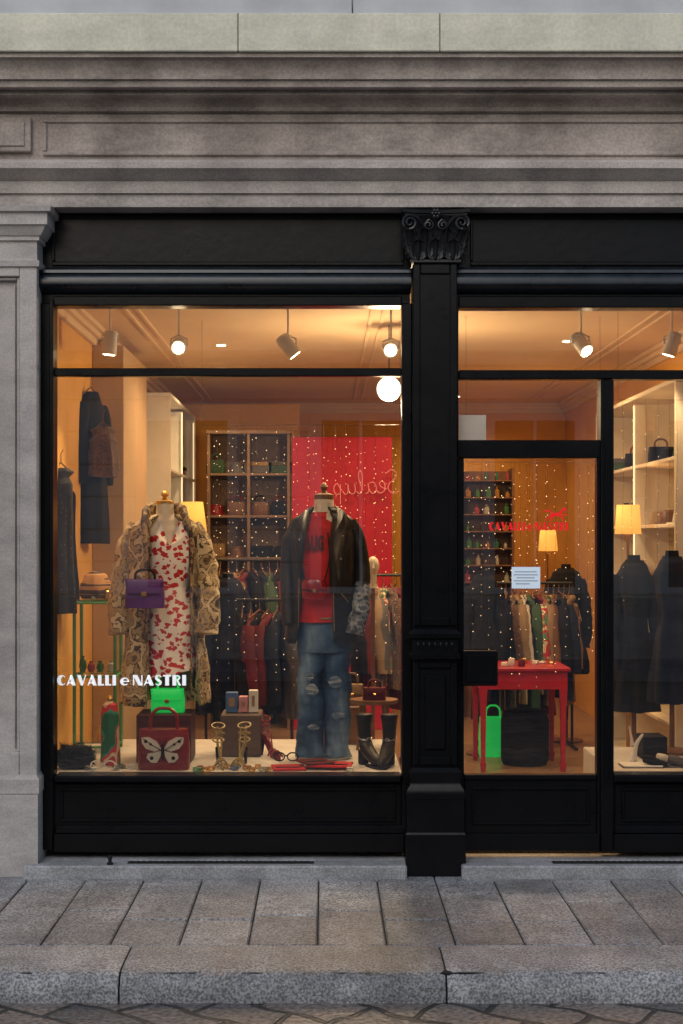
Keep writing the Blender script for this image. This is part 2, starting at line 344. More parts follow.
PZ=.05
b=B(); b.mi=1; b.box(-14,14,-1.74,.0,-.2,PZ-.012); b.mi=0
for k in range(-48,49):
    x0=-.03+.283*k; x1=x0+.283; mids=rnd.choice([[-.98],[-.66],[-.9],[-1.02,-.5],[-.82],[-1.05,-.62]]) 
    ys=[-1.388]+mids+[.0]
    for a,c in zip(ys[:-1],ys[1:]):
        b.tone=.5+rnd.uniform(-.27,.25); n=b.box(x0+.0035,x1-.0035,a+.0035,c-.0035,-.05,PZ,.006)
        tx,ty=rnd.uniform(-.003,.003),rnd.uniform(-.002,.002)
        for i in range(n,len(b.v)):
            v=b.v[i]
            if v.z>0: v.z+=tx*(v.x-x0)/.283+ty*(v.y-a)
b.done('pavement',[PAVE,GROUT_SHADE],kind='structure')
b=B()
for k in range(-10,11):
    x0=-.787+1.252*k; x1=x0+1.252; b.tone=.5+rnd.uniform(-.15,.2)
    nu=50
    prof=[(-1.394,-.2),(-1.394,PZ-.004),(-1.40,PZ+.002),(-1.5,PZ+.003),(-1.62,PZ+.001),(-1.705,PZ-.003),(-1.738,PZ-.010),(-1.758,PZ-.024),(-1.768,PZ-.045),(-1.776,-.01),(-1.78,-.05),(-1.785,-.2)]
    rings=[]
    for i in range(nu+1):
        x=x0+.004+(x1-x0-.008)*i/nu; rg=[]
        for (y,z) in prof:
            q=noise.noise(Vector((x*7,y*9,z*9)))*.009+noise.noise(Vector((x*25,y*30,z*30)))*.005
            e=.012 if i in(0,nu) and z>0 else 0
            rg.append((x,y-q+(.006 if e and y<-1.7 else 0),z+q*.6-(e*.5)))
        rings.append(rg)
    b.loft(rings)
b.done('kerb',KERB,kind='structure')
b=B(); b.box(-14,14,-13.2,-11.2,-.2,.05,.01); b.done('far_pavement',PAVE,kind='structure')

# ================================================================ SHOP BUILDING
bld=thing('shop_building','stone street shop building with black painted wooden shopfront','building',(0,0,PZ))
def zz(py,y): return Z(py,y)
prof=[(.2,zz(207,-.14)),(-.14,zz(207,-.14)),(-.14,zz(194,-.14)),(-.155,zz(193,-.155)),(-.155,zz(181,-.155)),(-.17,zz(179,-.17)),(-.185,zz(175,-.185)),(-.215,zz(170,-.215)),(-.225,zz(168,-.225)),(-.225,zz(162,-.225)),(-.215,zz(160.5,-.215)),(-.13,zz(158,-.15)),(.2,zz(158,-.15))]
b=B(); b.prism(prof,-4.2,4.6); b.done('architrave',STONE,bld,smooth=25)
b=B(); b.prism([(.2,zz(158,-.15)+.002),(-.12,zz(158,-.15)+.002),(-.12,zz(112,-.12)),(.2,zz(112,-.12))],-4.2,4.6)
y=-.12
def rail(b,p0,p1,q0,q1,yy,d=.016): b.box(X(p0,yy),X(p1,yy),yy-d,yy+.01,Z(q1,yy),Z(q0,yy),.004)
rail(b,-140,32,119,153,y,.03); rail(b,-134,26,124,148,y,.038)
for p0,p1,q0,q1 in((43,800,119,123),(43,800,152,156),(43,47,123.5,151.5),(796,800,123.5,151.5)): rail(b,p0,p1,q0,q1,y,.014)
b.done('frieze',STONED,bld,smooth=25)
prof=[(.2,zz(112,-.12)+.002),(-.13,zz(113,-.13)),(-.135,zz(112,-.135)),(-.15,zz(111,-.15)),(-.155,zz(107,-.155)),(-.17,zz(103,-.17)),(-.2,zz(98,-.2)),(-.235,zz(96,-.235)),(-.245,zz(95,-.245)),(-.245,zz(90,-.245)),(-.26,zz(89,-.26)),
 (-.30,zz(87,-.30)),(-.305,zz(80,-.305)),(-.32,zz(79,-.32)),(-.325,zz(72,-.325)),(-.335,zz(66,-.335)),(-.355,zz(60,-.355)),(-.38,zz(57,-.38)),(-.38,zz(53,-.38)),(.2,zz(53,-.38))]
b=B(); b.prism(prof,-4.2,4.6); b.done('cornice',STONED,bld,smooth=25)
b=B()
jx=[-4.2,-2.6,-1.7,X(238,-.4),X(440,-.4),1.7,3.0,4.6]
for a,c in zip(jx[:-1],jx[1:]):
    b.tone=.5+rnd.uniform(-.06,.08); b.box(a+.002,c-.002,-.40,.2,zz(53,-.38)+.002,zz(13,-.40),.004)
b.done('balcony_slab',PALE,bld)
b=B(); 
for a,c in((-4.2,X(352,-.38)),(X(353,-.38),4.6)): b.box(a,c,-.38,.2,zz(13,-.40)+.002,zz(-12,-.38),.004)
b.done('upper_slab',PALEB,bld)
b=B(); b.box(-4.2,4.6,.0,.2,zz(-12,-.38)+.002,7.6); b.done('upper_wall',STONE,bld)
for i,wx in enumerate((-2.6,-.4,1.8)):
    b=B(); b.box(wx,wx+1.1,-.05,-.002,4.9,7.2,.01); b.mi=1; b.box(wx+.1,wx+.53,-.056,-.052,5,7.1); b.box(wx+.57,wx+1,-.056,-.052,5,7.1); b.done('upper_window',[STONE2,DARK],bld)
b=B(); b.box(-4.2,X(-44,-.1),-.05,.2,PZ,zz(207,-.14)-.002)
b.done('wall',STONE,bld)
b=B(); b.box(X(916,-.1),4.6,-.05,.2,PZ,zz(207,-.14)-.002); b.done('wall',STONE,bld)
def stone_pilaster(px0,px1):
    y=-.12; a=X(px0,y); c=X(px1,y)
    b=B()
    b.box(a+.005,c-.005,y+.022,.1,Z(776,y),Z(262,y))
    zt,zb=Z(262,y),Z(776,y)
    b.box(a,a+.085,y-.03,y+.024,zb,zt,.003); b.box(c-.085,c,y-.03,y+.024,zb,zt,.003)
    b.box(a+.087,c-.087,y-.03,y+.024,zt-.075,zt-.001,.003); b.box(a+.087,c-.087,y-.03,y+.024,zb,zb+.12,.003)
    for u,v in((a+.088,a+.100),(c-.100,c-.088)): b.box(u,v,y-.012,y+.023,zb+.122,zt-.077,.003)
    for u,v in((a+.112,a+.120),(c-.120,c-.112)): b.box(u,v,y+.002,y+.023,zb+.14,zt-.11,.003)
    b.box(a+.102,c-.102,y-.012,y+.023,zt-.09,zt-.078,.003)
    p=b.done('stone_pilaster',STONE2,bld,smooth=30)
    b=B(); b.stack(a,c,y-.03,.1,[(PZ-.005,.006),(Z(796,-.2),.006),(Z(795,-.2),.012),(Z(781,-.2),.012),(Z(779,-.2),.004),(Z(776.5,-.2),.0)])
    b.done('plinth',STONE2,p)
    b=B(); yy=-.15
    z=lambda q:Z(q,-.18)
    b.stack(a,c,yy,.1,[(z(266),.0),(z(265.5),.012),(z(260),.016),(z(259),.002),(z(240),.0),(z(239.5),.014),(z(235.5),.014),(z(235),.022),(z(229),.042),(z(226),.05),(z(225.5),.062),(z(214),.062),(z(213),.08),(z(208),.086)])
    b.done('capital',STONE2,p,smooth=25)
stone_pilaster(-42,38)
stone_pilaster(838,914)
# --- black shopfront woodwork
b=B()
for p0,p1 in((38,410),(456,792)):
    b.box(X(p0),X(p1),.0,.12,Z(303),Z(213)+.03)
    for q in((216,219),(262,266)): b.box(X(p0+14),X(p1-6),-.014,.002,Z(q[1]),Z(q[0]),.004)
    for q in((p0+14,p0+17),(p1-9,p1-6)): b.box(X(q[0]),X(q[1]),-.014,.002,Z(261.5),Z(219.5),.004)
b.done('fascia',BLACK,bld)
b=B()
for p0,p1 in((37,411),(456.5,791)):
    pr=[(.0,Z(267)),(-.04,Z(268,-.05)),(-.066,Z(270,-.06)),(-.07,Z(273,-.06)),(-.06,Z(274,-.05)),(-.07,Z(276,-.05)),(-.082,Z(280,-.05)),(-.08,Z(285,-.05)),(-.065,Z(288,-.044)),(-.04,Z(290,-.03)),(-.02,Z(293,-.02)),(.0,Z(294))]
    b.prism(pr,X(p0,-.05),X(p1,-.05))
b.done('fascia_moulding',SKYBLACK,bld,smooth=40)
def framebox(b,p0,p1,q0,q1,y0=-.02,y1=.06,bev=.005): b.box(X(p0,y0),X(p1,y0),y0,y1,Z(q1,y0),Z(q0,y0),bev)
b=B()
framebox(b,38,53,303,850,-.03,.1); framebox(b,402,412,303,850,-.02,.1)
framebox(b,53.2,401.8,296,305.5,-.02,.1)
framebox(b,53.2,401.8,368,376,-.012,.05)
framebox(b,53.2,401.8,776,783,-.045,.1,.008)
framebox(b,53.2,401.8,783.3,850,.0,.1)
framebox(b,49,53,300,780,-.045,.0,.004); 
framebox(b,55,404,826,834,-.022,.001,.006); framebox(b,53.4,404,834.4,852,-.035,.001,.004)
framebox(b,60,396,788,791,-.012,.001,.003); framebox(b,60,396,819,822,-.012,.001,.003); framebox(b,60,63,791.3,818.7,-.012,.001,.003); framebox(b,393,396,791.3,818.7,-.012,.001,.003)
win=b.done('display_window',BLACK,bld)
for q0,q1 in((305,369),(375,777)):
    b=B(); yy=.02; b.poly([(X(52),yy,Z(q1)),(X(403),yy,Z(q1)),(X(403),yy,Z(q0)),(X(52),yy,Z(q0))]); b.done('pane',GLASS,win,norm=False)
b=B(); yy=.014
b.deco('CAVALLI',X(57,yy),X(116,yy),yy,Z(685.5,yy),Z(675,yy)-Z(685.5,yy))
b.deco('e',X(120,yy),X(129,yy),yy,Z(685.5,yy),Z(675,yy)-Z(685.5,yy))
b.deco('NASTRI',X(133,yy),X(186,yy),yy,Z(685.5,yy),Z(675,yy)-Z(685.5,yy))
b.done('shop_lettering',LETW,win,norm=False)
b=B()
framebox(b,456,458.5,303,440,-.02,.1,.002)
framebox(b,458.7,790,296,307.5,-.02,.1)
framebox(b,458.7,790,370,379,-.02,.06)
framebox(b,601,614,379.3,852,-.03,.09,.006)
framebox(b,606,609,380,780,-.038,-.0305,.002)
framebox(b,780,792,303,852,-.02,.1)
framebox(b,614.3,779.8,775,783,-.045,.1,.008); framebox(b,614.3,779.8,783.3,850,.0,.1)
framebox(b,614.3,779.8,826,834,-.022,.001,.006); framebox(b,614.3,779.8,834.4,852,-.035,.001,.004)
framebox(b,622,770,788,791,-.012,.001,.003); framebox(b,622,770,819,822,-.012,.001,.003); framebox(b,622,625,791.3,818.7,-.012,.001,.003)
side=b.done('side_window',BLACK,bld)
for p0,p1,q0,q1 in((458,781,306,371),(458,602,378,441),(613,781,378,776)):
    b=B(); yy=.02; b.poly([(X(p0),yy,Z(q1)),(X(p1),yy,Z(q1)),(X(p1),yy,Z(q0)),(X(p0),yy,Z(q0))]); b.done('pane',GLASS,side,norm=False)
b=B(); framebox(b,459,486,415,440,.012,.016,.0); b.done('sticker',M('frosted_sticker',(.5,.43,.35),None,.5,bump=0,emis=((.8,.6,.4),.08)),side)  # sticker carries a faint added glow in its material
# door
b=B()
framebox(b,457,600.8,440,458,-.018,.05); framebox(b,457,464,458.3,852,-.018,.05); framebox(b,597,600.8,458.3,852,-.018,.05)
framebox(b,464.2,596.8,775,850,-.012,.05)
framebox(b,464.2,596.8,775,780,-.03,-.0125,.004)
for q in((787,790),(822,825)): framebox(b,472,590,q[0],q[1],-.024,-.0125,.003)
for q in((472,475),(587,590)): framebox(b,q[0],q[1],790.3,821.7,-.024,-.0125,.003)
framebox(b,464,600,834,851,-.03,-.0125,.004)
door=b.done('door',BLACK,bld)
b=B(); yy=.018; b.poly([(X(463),yy,Z(776)),(X(598),yy,Z(776)),(X(598),yy,Z(457)),(X(463),yy,Z(457))]); b.done('pane',GLASS,door,norm=False)
b=B(); framebox(b,462,498,651,686,-.085,-.019,.006); framebox(b,466,494,655,682,-.092,-.086,.003); b.done('lock_box',BLACK,door)
b=B(); yy=.012
b.deco('CAVALLI',X(489,yy),X(525,yy),yy,Z(530.5,yy),.042); b.deco('e',X(527,yy),X(532.5,yy),yy,Z(530.5,yy),.042); b.deco('NASTRI',X(535,yy),X(568,yy),yy,Z(530.5,yy),.042)
b.done('shop_lettering',LETR,door,norm=False)
b=B()
hx,hz=X(547,yy),Z(522,yy); k=.098/10
def H(pts): b.poly([(hx+p*k,yy,hz+q*k) for p,q in pts])
H([(2,3.2),(4,3.0),(6.4,3.2),(7.4,4.6),(7,5.2),(5,4.5),(3.2,4.8),(2,4.4)])
H([(6.4,4),(7.4,4.4),(8.6,6.0),(9.9,5.5),(10.2,6.0),(9.2,7.1),(8.4,7.8),(8.1,7.0),(6.8,5.4)])
H([(6.6,3.8),(8,3.6),(9.6,4.3),(10.8,3.6),(10.9,3.2),(9.6,3.8),(8.2,3.0),(6.8,3.1)])
H([(6.2,3.4),(7.0,3.0),(8.4,1.6),(8,.6),(7.7,.7),(7.8,1.6),(6.6,2.6)])
H([(2.2,4.0),(3.2,3.2),(1.6,2.0),(.2,1.7),(-.9,.5),(-1.2,.8),(-.2,2.1),(1.2,2.6)])
H([(3,3.4),(3.8,3.0),(2.7,1.3),(1.4,.4),(1.2,.7),(2.3,1.6),(2.4,2.9)])
H([(2.2,4.6),(1.6,5.2),(-.2,5.5),(-1.8,4.9),(-2.4,5.1),(-.4,6.3),(1.6,5.9),(2.8,4.8)])
b.done('horse_emblem',LETR,door,norm=False)
CAPM=M('capital_black_paint',(.02,.021,.023),(.009,.009,.011),.36,bump=.1)
def black_pilaster(px0):
    y=-.1
    a=X(px0,y); c=X(px0+44,y); cx=(a+c)/2
    zt=Z(264,y); zm=Z(632,y)
    b=B()
    b.box(a,c,y,.12,Z(768,y),zt,.004)
    for u,v in((a,a+.035),(c-.035,c)): b.box(u,v,y-.014,y+.003,zm+.03,zt-.002,.004)
    b.box(a+.036,c-.036,y-.014,y+.003,zt-.05,zt-.002,.004); b.box(a+.036,c-.036,y-.014,y+.003,zm+.03,zm+.07,.004)
    for u,v in((a,a+.03),(c-.03,c)): b.box(u,v,y-.014,y+.003,Z(765,y),Z(662,y),.004)
    b.box(a+.031,c-.031,y-.014,y+.003,Z(668,y),Z(662,y),.004); b.box(a+.031,c-.031,y-.014,y+.003,Z(765,y),Z(757,y),.004)
    b.box(a+.055,c-.055,y-.012,y+.003,Z(750,y),Z(675,y),.01)
    z=lambda q:Z(q,y-.02)
    b.stack(a,c,y-.014,.12,[(z(660),.0),(z(659),.014),(z(655),.016),(z(653),.004),(z(640),.004),(z(638),.016),(z(634),.018),(z(631),.004),(z(630),.0)])
    for i in range(7):
        u=a+.025+i*(c-a-.05)/6; b.sphere((u,y-.018,z(646)),(.010,.008,.02),8,6)
    b.stack(a,c,y-.014,.12,[(z(798),.034),(z(794),.036),(z(789),.03),(z(785),.016),(z(781),.012),(z(776),.02),(z(772),.018),(z(768),.0)])
    b.stack(a-.005,c+.005,y-.014,.12,[(PZ-.0,.034),(Z(835,-.15),.034),(Z(833,-.15),.028),(z(798)-.001,.028)])
    p=b.done('black_pilaster',BLACK,bld,smooth=30)
    b=B(); yc=y-.014
    z0=Z(262,-.13); z1=Z(209,-.16); h=z1-z0; hw=(c-a)/2
    b.stack(a,c,yc+.01,.12,[(z0,.0),(z0+h*.6,.0),(z0+h*.85,.02),(z0+h*.9,.03)])
    b.stack(a,c,yc,.12,[(z0-.006,.002),(z0,.016),(z0+.012,.016),(z0+.018,.002)])
    rings=[]
    for zc,o in((z1-.035,.035),(z1-.026,.045),(z1-.02,.045),(z1-.016,.055),(z1,.058)):
        rg=[]
        for i in range(13):
            t=-1+2*i/12; rg.append((cx+t*(hw+o),yc-o+.03*(1-t*t),zc))
        rg+= [(cx+hw+o,.12,zc),(cx-hw-o,.12,zc)]
        rings.append(rg)
    b.loft(rings)
    def leaf(x,yb,zb,w,hh,curl,lean=0):
        def fn(u,v):
            uu=(u-.5)*2
            prof_=(.62+.55*math.sin(math.pi*min(1,v*1.0)**.8))*(1-.75*max(0,(v-.72)/.28)**1.5)
            lob=1+.22*abs(math.sin(v*math.pi*4.5))*abs(uu)
            out=.012+curl*v**2.6; zv=hh*(v-.22*max(0,v-.75)/.25*.6)
            ridge=.014*(1-abs(uu))+.008*math.cos(uu*math.pi*3)
            return (x+uu*w*.5*prof_*lob+lean*v*v, yb-out-ridge+abs(uu)*.012*v, zb+zv-.012*abs(uu)*v)
        b.grid(fn,14,18)
    for t,hh in((-.78,.44),(0,.46),(.78,.44)): leaf(cx+t*hw,yc-.002,z0+.012,.092,h*hh,.045)
    for t in(-.42,.42): leaf(cx+t*hw,yc+.001,z0+.02,.085,h*.66,.05,lean=t*.03)
    for t in(-1.0,1.0): leaf(cx+t*hw,yc+.004,z0+.03,.07,h*.66,.055,lean=t*.04)
    for sgn in(-1,1):
        pts=[];rr=[]
        ccx,ccz=cx+sgn*(hw+.018),z1-.068
        for i in range(34):
            t=i/33; ang=math.pi*.5+sgn*(-1)*t*math.pi*3.6; r=.034*(1-t)**.8+.004
            pts.append((ccx+r*math.cos(ang),yc-.045-.012*t,ccz+r*math.sin(ang))); rr.append(.0085*(1-t*.5))
        stem=[(cx+sgn*.03,yc-.012,z0+h*.5),(cx+sgn*.055,yc-.02,z0+h*.68),(cx+sgn*.09,yc-.035,z1-.04)]
        b.tube(stem+pts,[.007,.008,.009]+rr,7,2)
        pts=[];rr=[]
        ccx,ccz=cx+sgn*.036,z1-.075
        for i in range(22):
            t=i/21; ang=math.pi*.5+sgn*t*math.pi*3; r=.022*(1-t)**.8+.003
            pts.append((ccx+r*math.cos(ang),yc-.025-.01*t,ccz+r*math.sin(ang))); rr.append(.006*(1-t*.4))
        b.tube([(cx+sgn*.045,yc-.01,z0+h*.5),(cx+sgn*.06,yc-.018,z0+h*.66)]+pts,[.006,.006]+rr,6,2)
    for i in range(6):
        aa=i*math.pi/3; b.sphere((cx+.016*math.cos(aa),yc-.045,z1-.022+.016*math.sin(aa)),(.011,.009,.011),8,5)
    b.sphere((cx,yc-.052,z1-.022),.009,8,6)
    b.done('capital',CAPM,p,smooth=50)
black_pilaster(413); black_pilaster(793)
def sill(p0,p1,s0,s1):
    b=B(); a,c=X(p0,-.2),X(p1,-.2); zt=.114; u0,u1=X(s0,-.1),X(s1,-.1)
    b.tone=.6
    b.box(a,c,-.205,-.145,PZ-.05,zt,.008); b.box(a,c,-.055,.1,PZ-.05,zt-.001,.004)
    b.box(a,u0,-.1445,-.0555,PZ-.05,zt-.002,.002); b.box(u1,c,-.1445,-.0555,PZ-.05,zt-.002,.002)
    b.mi=1; b.box(u0,u1,-.144,-.056,PZ-.05,zt-.007)  # dark fill close to the top stands in for shade inside the slot
    for i in range(int((u1-u0)/.03)): b.box(u0+.01+i*.03,u0+.02+i*.03,-.14,-.06,zt-.0068,zt-.004)
    b.done('threshold',[SILL,GROUT_SHADE],bld)
sill(23,407,128,314); sill(462,790,552,690)
b=B(); b.lathe(X(112,-.1),-.17,[(.016,.114),(.016,.122),(.009,.126),(.009,.14),(.013,.147),(.012,.157),(.004,.161)],12); b.done('door_stop',DARK,label='small black iron knob fixed on stone threshold',cat='door stop')
# ---------------- interior shell
XL,XR,YB,CZ,FZ=-1.46,2.32,7.0,3.02,.17
b=B(); b.box(XL-.3,XR+.3,.13,YB+.2,-.05,FZ); b.done('shop_floor',FLOORM,bld)
b=B(); b.box(XL-.3,XR+.3,.12,YB+.2,CZ,CZ+.15)
for (x0,x1) in((-1.15,.35),(.65,2.0)):
    for i in range(2):
        o=.07*i
        b.box(x0+o,x0+o+.022,.3+o,6.5,CZ-.012,CZ+.001,.003); b.box(x1-o-.022,x1-o,.3+o,6.5,CZ-.0121,CZ+.001,.003)
b.done('shop_ceiling',CEIL,bld)
b=B()
b.box(XL-.2,XL,.13,3.2,FZ,CZ); b.mi=1; b.box(XL-.2,XL,3.2,YB,FZ,CZ)
b.mi=0; b.box(XR,XR+.2,.13,YB,FZ,CZ); b.mi=0; b.box(XL-.2,XR+.2,YB,YB+.2,FZ,CZ)
b.mi=2
for x,s in((XL,1),(XR,-1)):
    for i,(o,h) in enumerate(((.09,.03),(.06,.06),(.03,.1))): b.box(x,x+s*o,.13,YB,CZ-h,CZ-.0007*(i+1),.004)
for i,(o,h) in enumerate(((.09,.03),(.06,.06),(.03,.1))): b.box(XL,XR,YB-o,YB,CZ-h,CZ-.0009*(i+1),.004)
b.done('shop_interior_wall',[OCHRE,BEIGE,CEIL],bld)
b=B(); b.box(XL+.001,XL+.2,1.9,3.1,FZ,CZ-.1,.005); b.done('interior_pilaster',BEIGE,bld)
b=B(); py_=4.6; b.box(X(292,py_),X(392,py_),py_,py_+.12,FZ,Z(437,py_),.004); b.done('red_partition',REDW,label='bright crimson free-standing partition wall behind display',cat='partition')
MAUVE=M('dim_brown_lacquer',(.26,.17,.12),(.19,.12,.085),.6,bump=.1)
e=thing('display_shelving','dim brown open shelving with bags and boxes beside red partition','shelf',(X(248,4.6),4.6,FZ))
x0,x1=X(207,py_),X(290,py_); zt=Z(434,py_)
b=B(); b.box(x0,x1,py_+.30,py_+.32,FZ,zt); 
for xx in (x0,(x0+x1)/2-.012,x1-.024): b.box(xx,xx+.024,py_,py_+.299,FZ,zt,.003)
b.done('carcass',MAUVE,e)
SHZ=[]
for i in range(6):
    z=FZ+.35+i*.34
    if z<zt: b=B(); b.box(x0+.025,x1-.025,py_+.01,py_+.298,z,z+.02,.002); b.done('shelf',MAUVE,e); SHZ.append(z+.021)
b=B(); b.box(x0-.01,x1+.01,py_-.01,py_+.32,zt+.001,zt+.03,.003); b.done('cornice',MAUVE,e)
b=B(); b.box(X(150,5.9),X(300,5.9),5.7,5.8,FZ,2.9,.01); b.done('back_partition',OCHRE,label='plain ochre partition wall at the back of shop',cat='partition')
st=[[(.9,1.7),(.6,1.9),(.25,1.7),(.3,1.3),(.7,1.0),(.8,.6),(.4,.3),(0,.45)],
[(.9,.6),(1.3,.75),(1.45,1.0),(1.25,1.15),(1.05,.9),(1.1,.5),(1.4,.35),(1.7,.55)],
[(2.2,1.05),(1.9,1.1),(1.7,.8),(1.75,.45),(2,.35),(2.25,.7),(2.3,1.05),(2.25,.5),(2.5,.35)],
[(2.7,.6),(3,1.4),(2.95,1.9),(2.75,1.7),(2.75,.7),(2.9,.35),(3.15,.5)],
[(3.3,1.05),(3.25,.6),(3.4,.35),(3.7,.5),(3.8,1.05),(3.8,.5),(4,.35),(4.2,.6)],
[(4.35,1.05),(4.35,-.3)],[(4.35,.7),(4.6,1.1),(4.85,.8),(4.7,.4),(4.4,.4)]]
b=B(); yy=4.56; sc=(X(399,yy)-X(333,yy))/4.9
for s_ in st: b.tube([(X(399,yy)-p*sc,yy,Z(500,yy)+q*sc*1.1+(4.9-p)*.004) for p,q in s_],.0046,6,4)
b.done('neon_sign',NEON,label='pale pink script neon sign, mirrored, on red partition',cat='neon sign')
def curtain(p0,p1,y,q0,q1,nstr,lab,rr=(.0022,.003,.0042),gap=(.06,.2),ends=False):
    e=thing('string_light_curtain',lab,'string lights',(X((p0+p1)/2,y),y,Z(q1,y)),group='fairy light curtains')
    c=B(); l=B(); zt=Z(q0,y)
    for i in range(nstr):
        x=X(p0+(p1-p0)*(i+.5+rnd.uniform(-.3,.3))/nstr,y); zb=Z(q1+rnd.uniform(-70,10),y)
        c.tube([(x,y,zt),(x+.006,y,(2*zt+zb)/3),(x-.004,y,(zt+2*zb)/3),(x,y,zb)],.0006,4)
        z=zt-rnd.uniform(0,.2)
        while z>zb:
            l.sphere((x+rnd.uniform(-.005,.005),y-.004,z),rnd.choice(rr),6,4); z-=rnd.uniform(*gap)
    c.tube([(X(p0,y),y,zt),(X(p1,y),y,zt)],.0012,5)
    if ends:
        for p in(p0,p1): c.tube([(X(p,y),y,zt),(X(p,y),y,CZ-.002)],.0008,4)
    c.done('cord',DARK,e); l.done('bulb',FAIRY,e,kind='stuff')
curtain(206,400,4.3,436,640,18,'curtain of warm fairy lights in front of red partition',(.0018,.0025,.0034))
curtain(466,556,4.3,462,640,8,'curtain of warm fairy lights behind the glass door',(.0018,.0025,.0034))
curtain(60,80,1.9,400,560,3,'short strands of warm fairy lights beside ochre wall',(.0016,.002),(.06,.2),True)
curtain(202,400,1.5,425,690,20,'fine curtain of warm fairy lights hanging behind mannequins',(.0012,.0016,.0024),(.04,.11),True)
curtain(466,600,1.3,462,690,14,'fine curtain of warm fairy lights hanging inside the door',(.0012,.0016,.0023),(.04,.12),True)
curtain(618,684,.93,400,600,6,'fine curtain of warm fairy lights inside side window',(.0012,.0016,.0022),(.05,.14),True)

# ---------------- lights and lamps
def lamp(kind,name,loc,power,col=(1,.70,.38),parent=None,size=.05,target=None,spot=1.4,blend=.6):
    l=bpy.data.lights.new(name,kind); l.energy=power; l.color=col
    if kind=='SPOT': l.spot_size=spot; l.spot_blend=blend; l.shadow_soft_size=size
    elif kind=='POINT': l.shadow_soft_size=size
    o=bpy.data.objects.new(name,l); scene.collection.objects.link(o); o.location=loc; W[o]=Vector(loc)
    if target is not None: o.rotation_euler=(Vector(target)-Vector(loc)).to_track_quat('-Z','Y').to_euler()
    if parent: o.parent=parent; o.matrix_parent_inverse=Matrix.Translation(-W[parent])
    return o
def spotlight(px,py,y,target,power,ltarget=None,lit=True,label='white cylindrical ceiling spotlight'):
    x,z=X(px,y),Z(py,y)
    e=thing('ceiling_spotlight',label,'spotlight',(x,y,CZ-.02),group='spotlights on the shop ceiling')
    b=B(); b.lathe(x,y,[(.03,CZ-.015),(.03,CZ-.002)],12); b.tube([(x,y,CZ-.01),(x,y,z+.055)],.006,8); b.tube([(x-.045,y,z),(x-.045,y,z+.04),(x,y,z+.06),(x+.045,y,z+.04),(x+.045,y,z)],.005,6); b.done('mount',SPOTW,e)
    d=(Vector(target)-Vector((x,y,z))).normalized(); c=Vector((x,y,z))
    b=B(); b.tube([c-d*.07,c-d*.066,c-d*.02,c+d*.065],[.02,.035,.040,.044],16)
    for i in range(3): b.tube([c-d*(.055-.018*i),c-d*(.049-.018*i)],.0425,16)
    b.done('lamp_head',SPOTW,e)
    b=B(); b.tube([c+d*.0655,c+d*.068],.033,16); b.done('bulb',LAMPG if lit else STEEL,e)
    if power: lamp('SPOT','spot_light',c+d*.085,power,target=ltarget or target,parent=e,size=.035)
spotlight(110,343,.9,(-1.35,.95,1.4),42,(-1.0,.5,1.2))
spotlight(179,346,.85,(-.76,-.6,2.35),55,(-.85,.35,1.0),label='white ceiling spotlight glowing towards the window')
spotlight(288,346,.9,(.25,.95,2.2),60,(0.1,.35,.9),label='white tilted ceiling spotlight aimed at leather jacket')
spotlight(391,349,.9,(.25,-.6,2.4),50,(.0,.3,1.2),label='white ceiling spotlight glowing near the window post')
spotlight(581,344,.9,(1.75,.4,2.25),60,(1.2,2.2,.9),label='white tilted ceiling spotlight glowing above glass door')
spotlight(672,344,.9,(1.7,1.0,2.0),30,(1.8,1.0,1.0))
def globe(px,py,y,r,pw):
    x,z=X(px,y),Z(py,y); e=thing('globe_lamp','round glowing white glass globe pendant lamp','lamp',(x,y,z))
    b=B(); b.sphere((x,y,z),r,24,14); b.done('globe',GLOBE,e); b=B(); b.tube([(x,y,z+r*.96),(x,y,CZ-.002)],.004,6); b.lathe(x,y,[(.03,z+r*.93),(.03,z+r+.02)],12); b.done('cord',DARK,e)
    lamp('POINT','globe_light',(x-.0,y-.0,z-r-.03),pw,(1,.71,.39),e,.08)
globe(389,389,1.7,.075,72)
for (x,y) in((-.7,2.6),(.6,2.9),(-.8,4.0),(.9,4.1),(1.6,2.4),(1.7,4.6),(1.2,6.2)):  # fill lights added for the deep room, in made-up ceiling fixtures
    e=thing('added_ceiling_light','made-up small round ceiling downlight, lit','lamp',(x,y,CZ-.02),group='added ceiling fill lights')
    b=B(); b.lathe(x,y,[(.04,CZ-.01),(.045,CZ-.001)],16); b.done('rim',WHITE,e); b=B(); b.lathe(x,y,[(.03,CZ-.013),(.03,CZ-.0105)],16); b.done('bulb',LAMPG,e)
    lamp('SPOT','fill_downlight',(x,y,CZ-.04),42,(1,.62,.29),e,.05,(x,y,0),2.8,.8)
def shade_lamp(px,pt,pb,y,r0,r1,zbase,lab,pw=8):
    x=X(px,y); z1,z0=Z(pt,y),Z(pb,y)
    e=thing('table_lamp',lab,'lamp',(x,y,zbase),group='lamps with glowing amber shades')
    b=B(); b.lathe(x,y,[(r1,z0),(r0,z1)],24,cap=False); b.done('lamp_shade',SHADE,e,solid=.003)
    b=B(); b.lathe(x,y,[(.075,zbase),(.075,zbase+.015),(.012,zbase+.03),(.009,z0-.06),(.02,z0-.03),(.008,z0+.04),(.008,z0+.06)],12); b.done('stand',GOLD,e)
    lamp('POINT','shade_light',(x,y,(z0+z1)/2),pw,(1,.62,.28),e,.05)
shade_lamp(192,502,534,2.9,.075,.105,FZ,'standing lamp with glowing amber cone shade',11)
shade_lamp(548,530,551,4.2,.06,.075,FZ,'small lamp with glowing amber drum shade beside clothes rail',11)
shade_lamp(628,505,534,1.75,.068,.08,FZ,'lamp with glowing amber shade beside shelf cabinet')

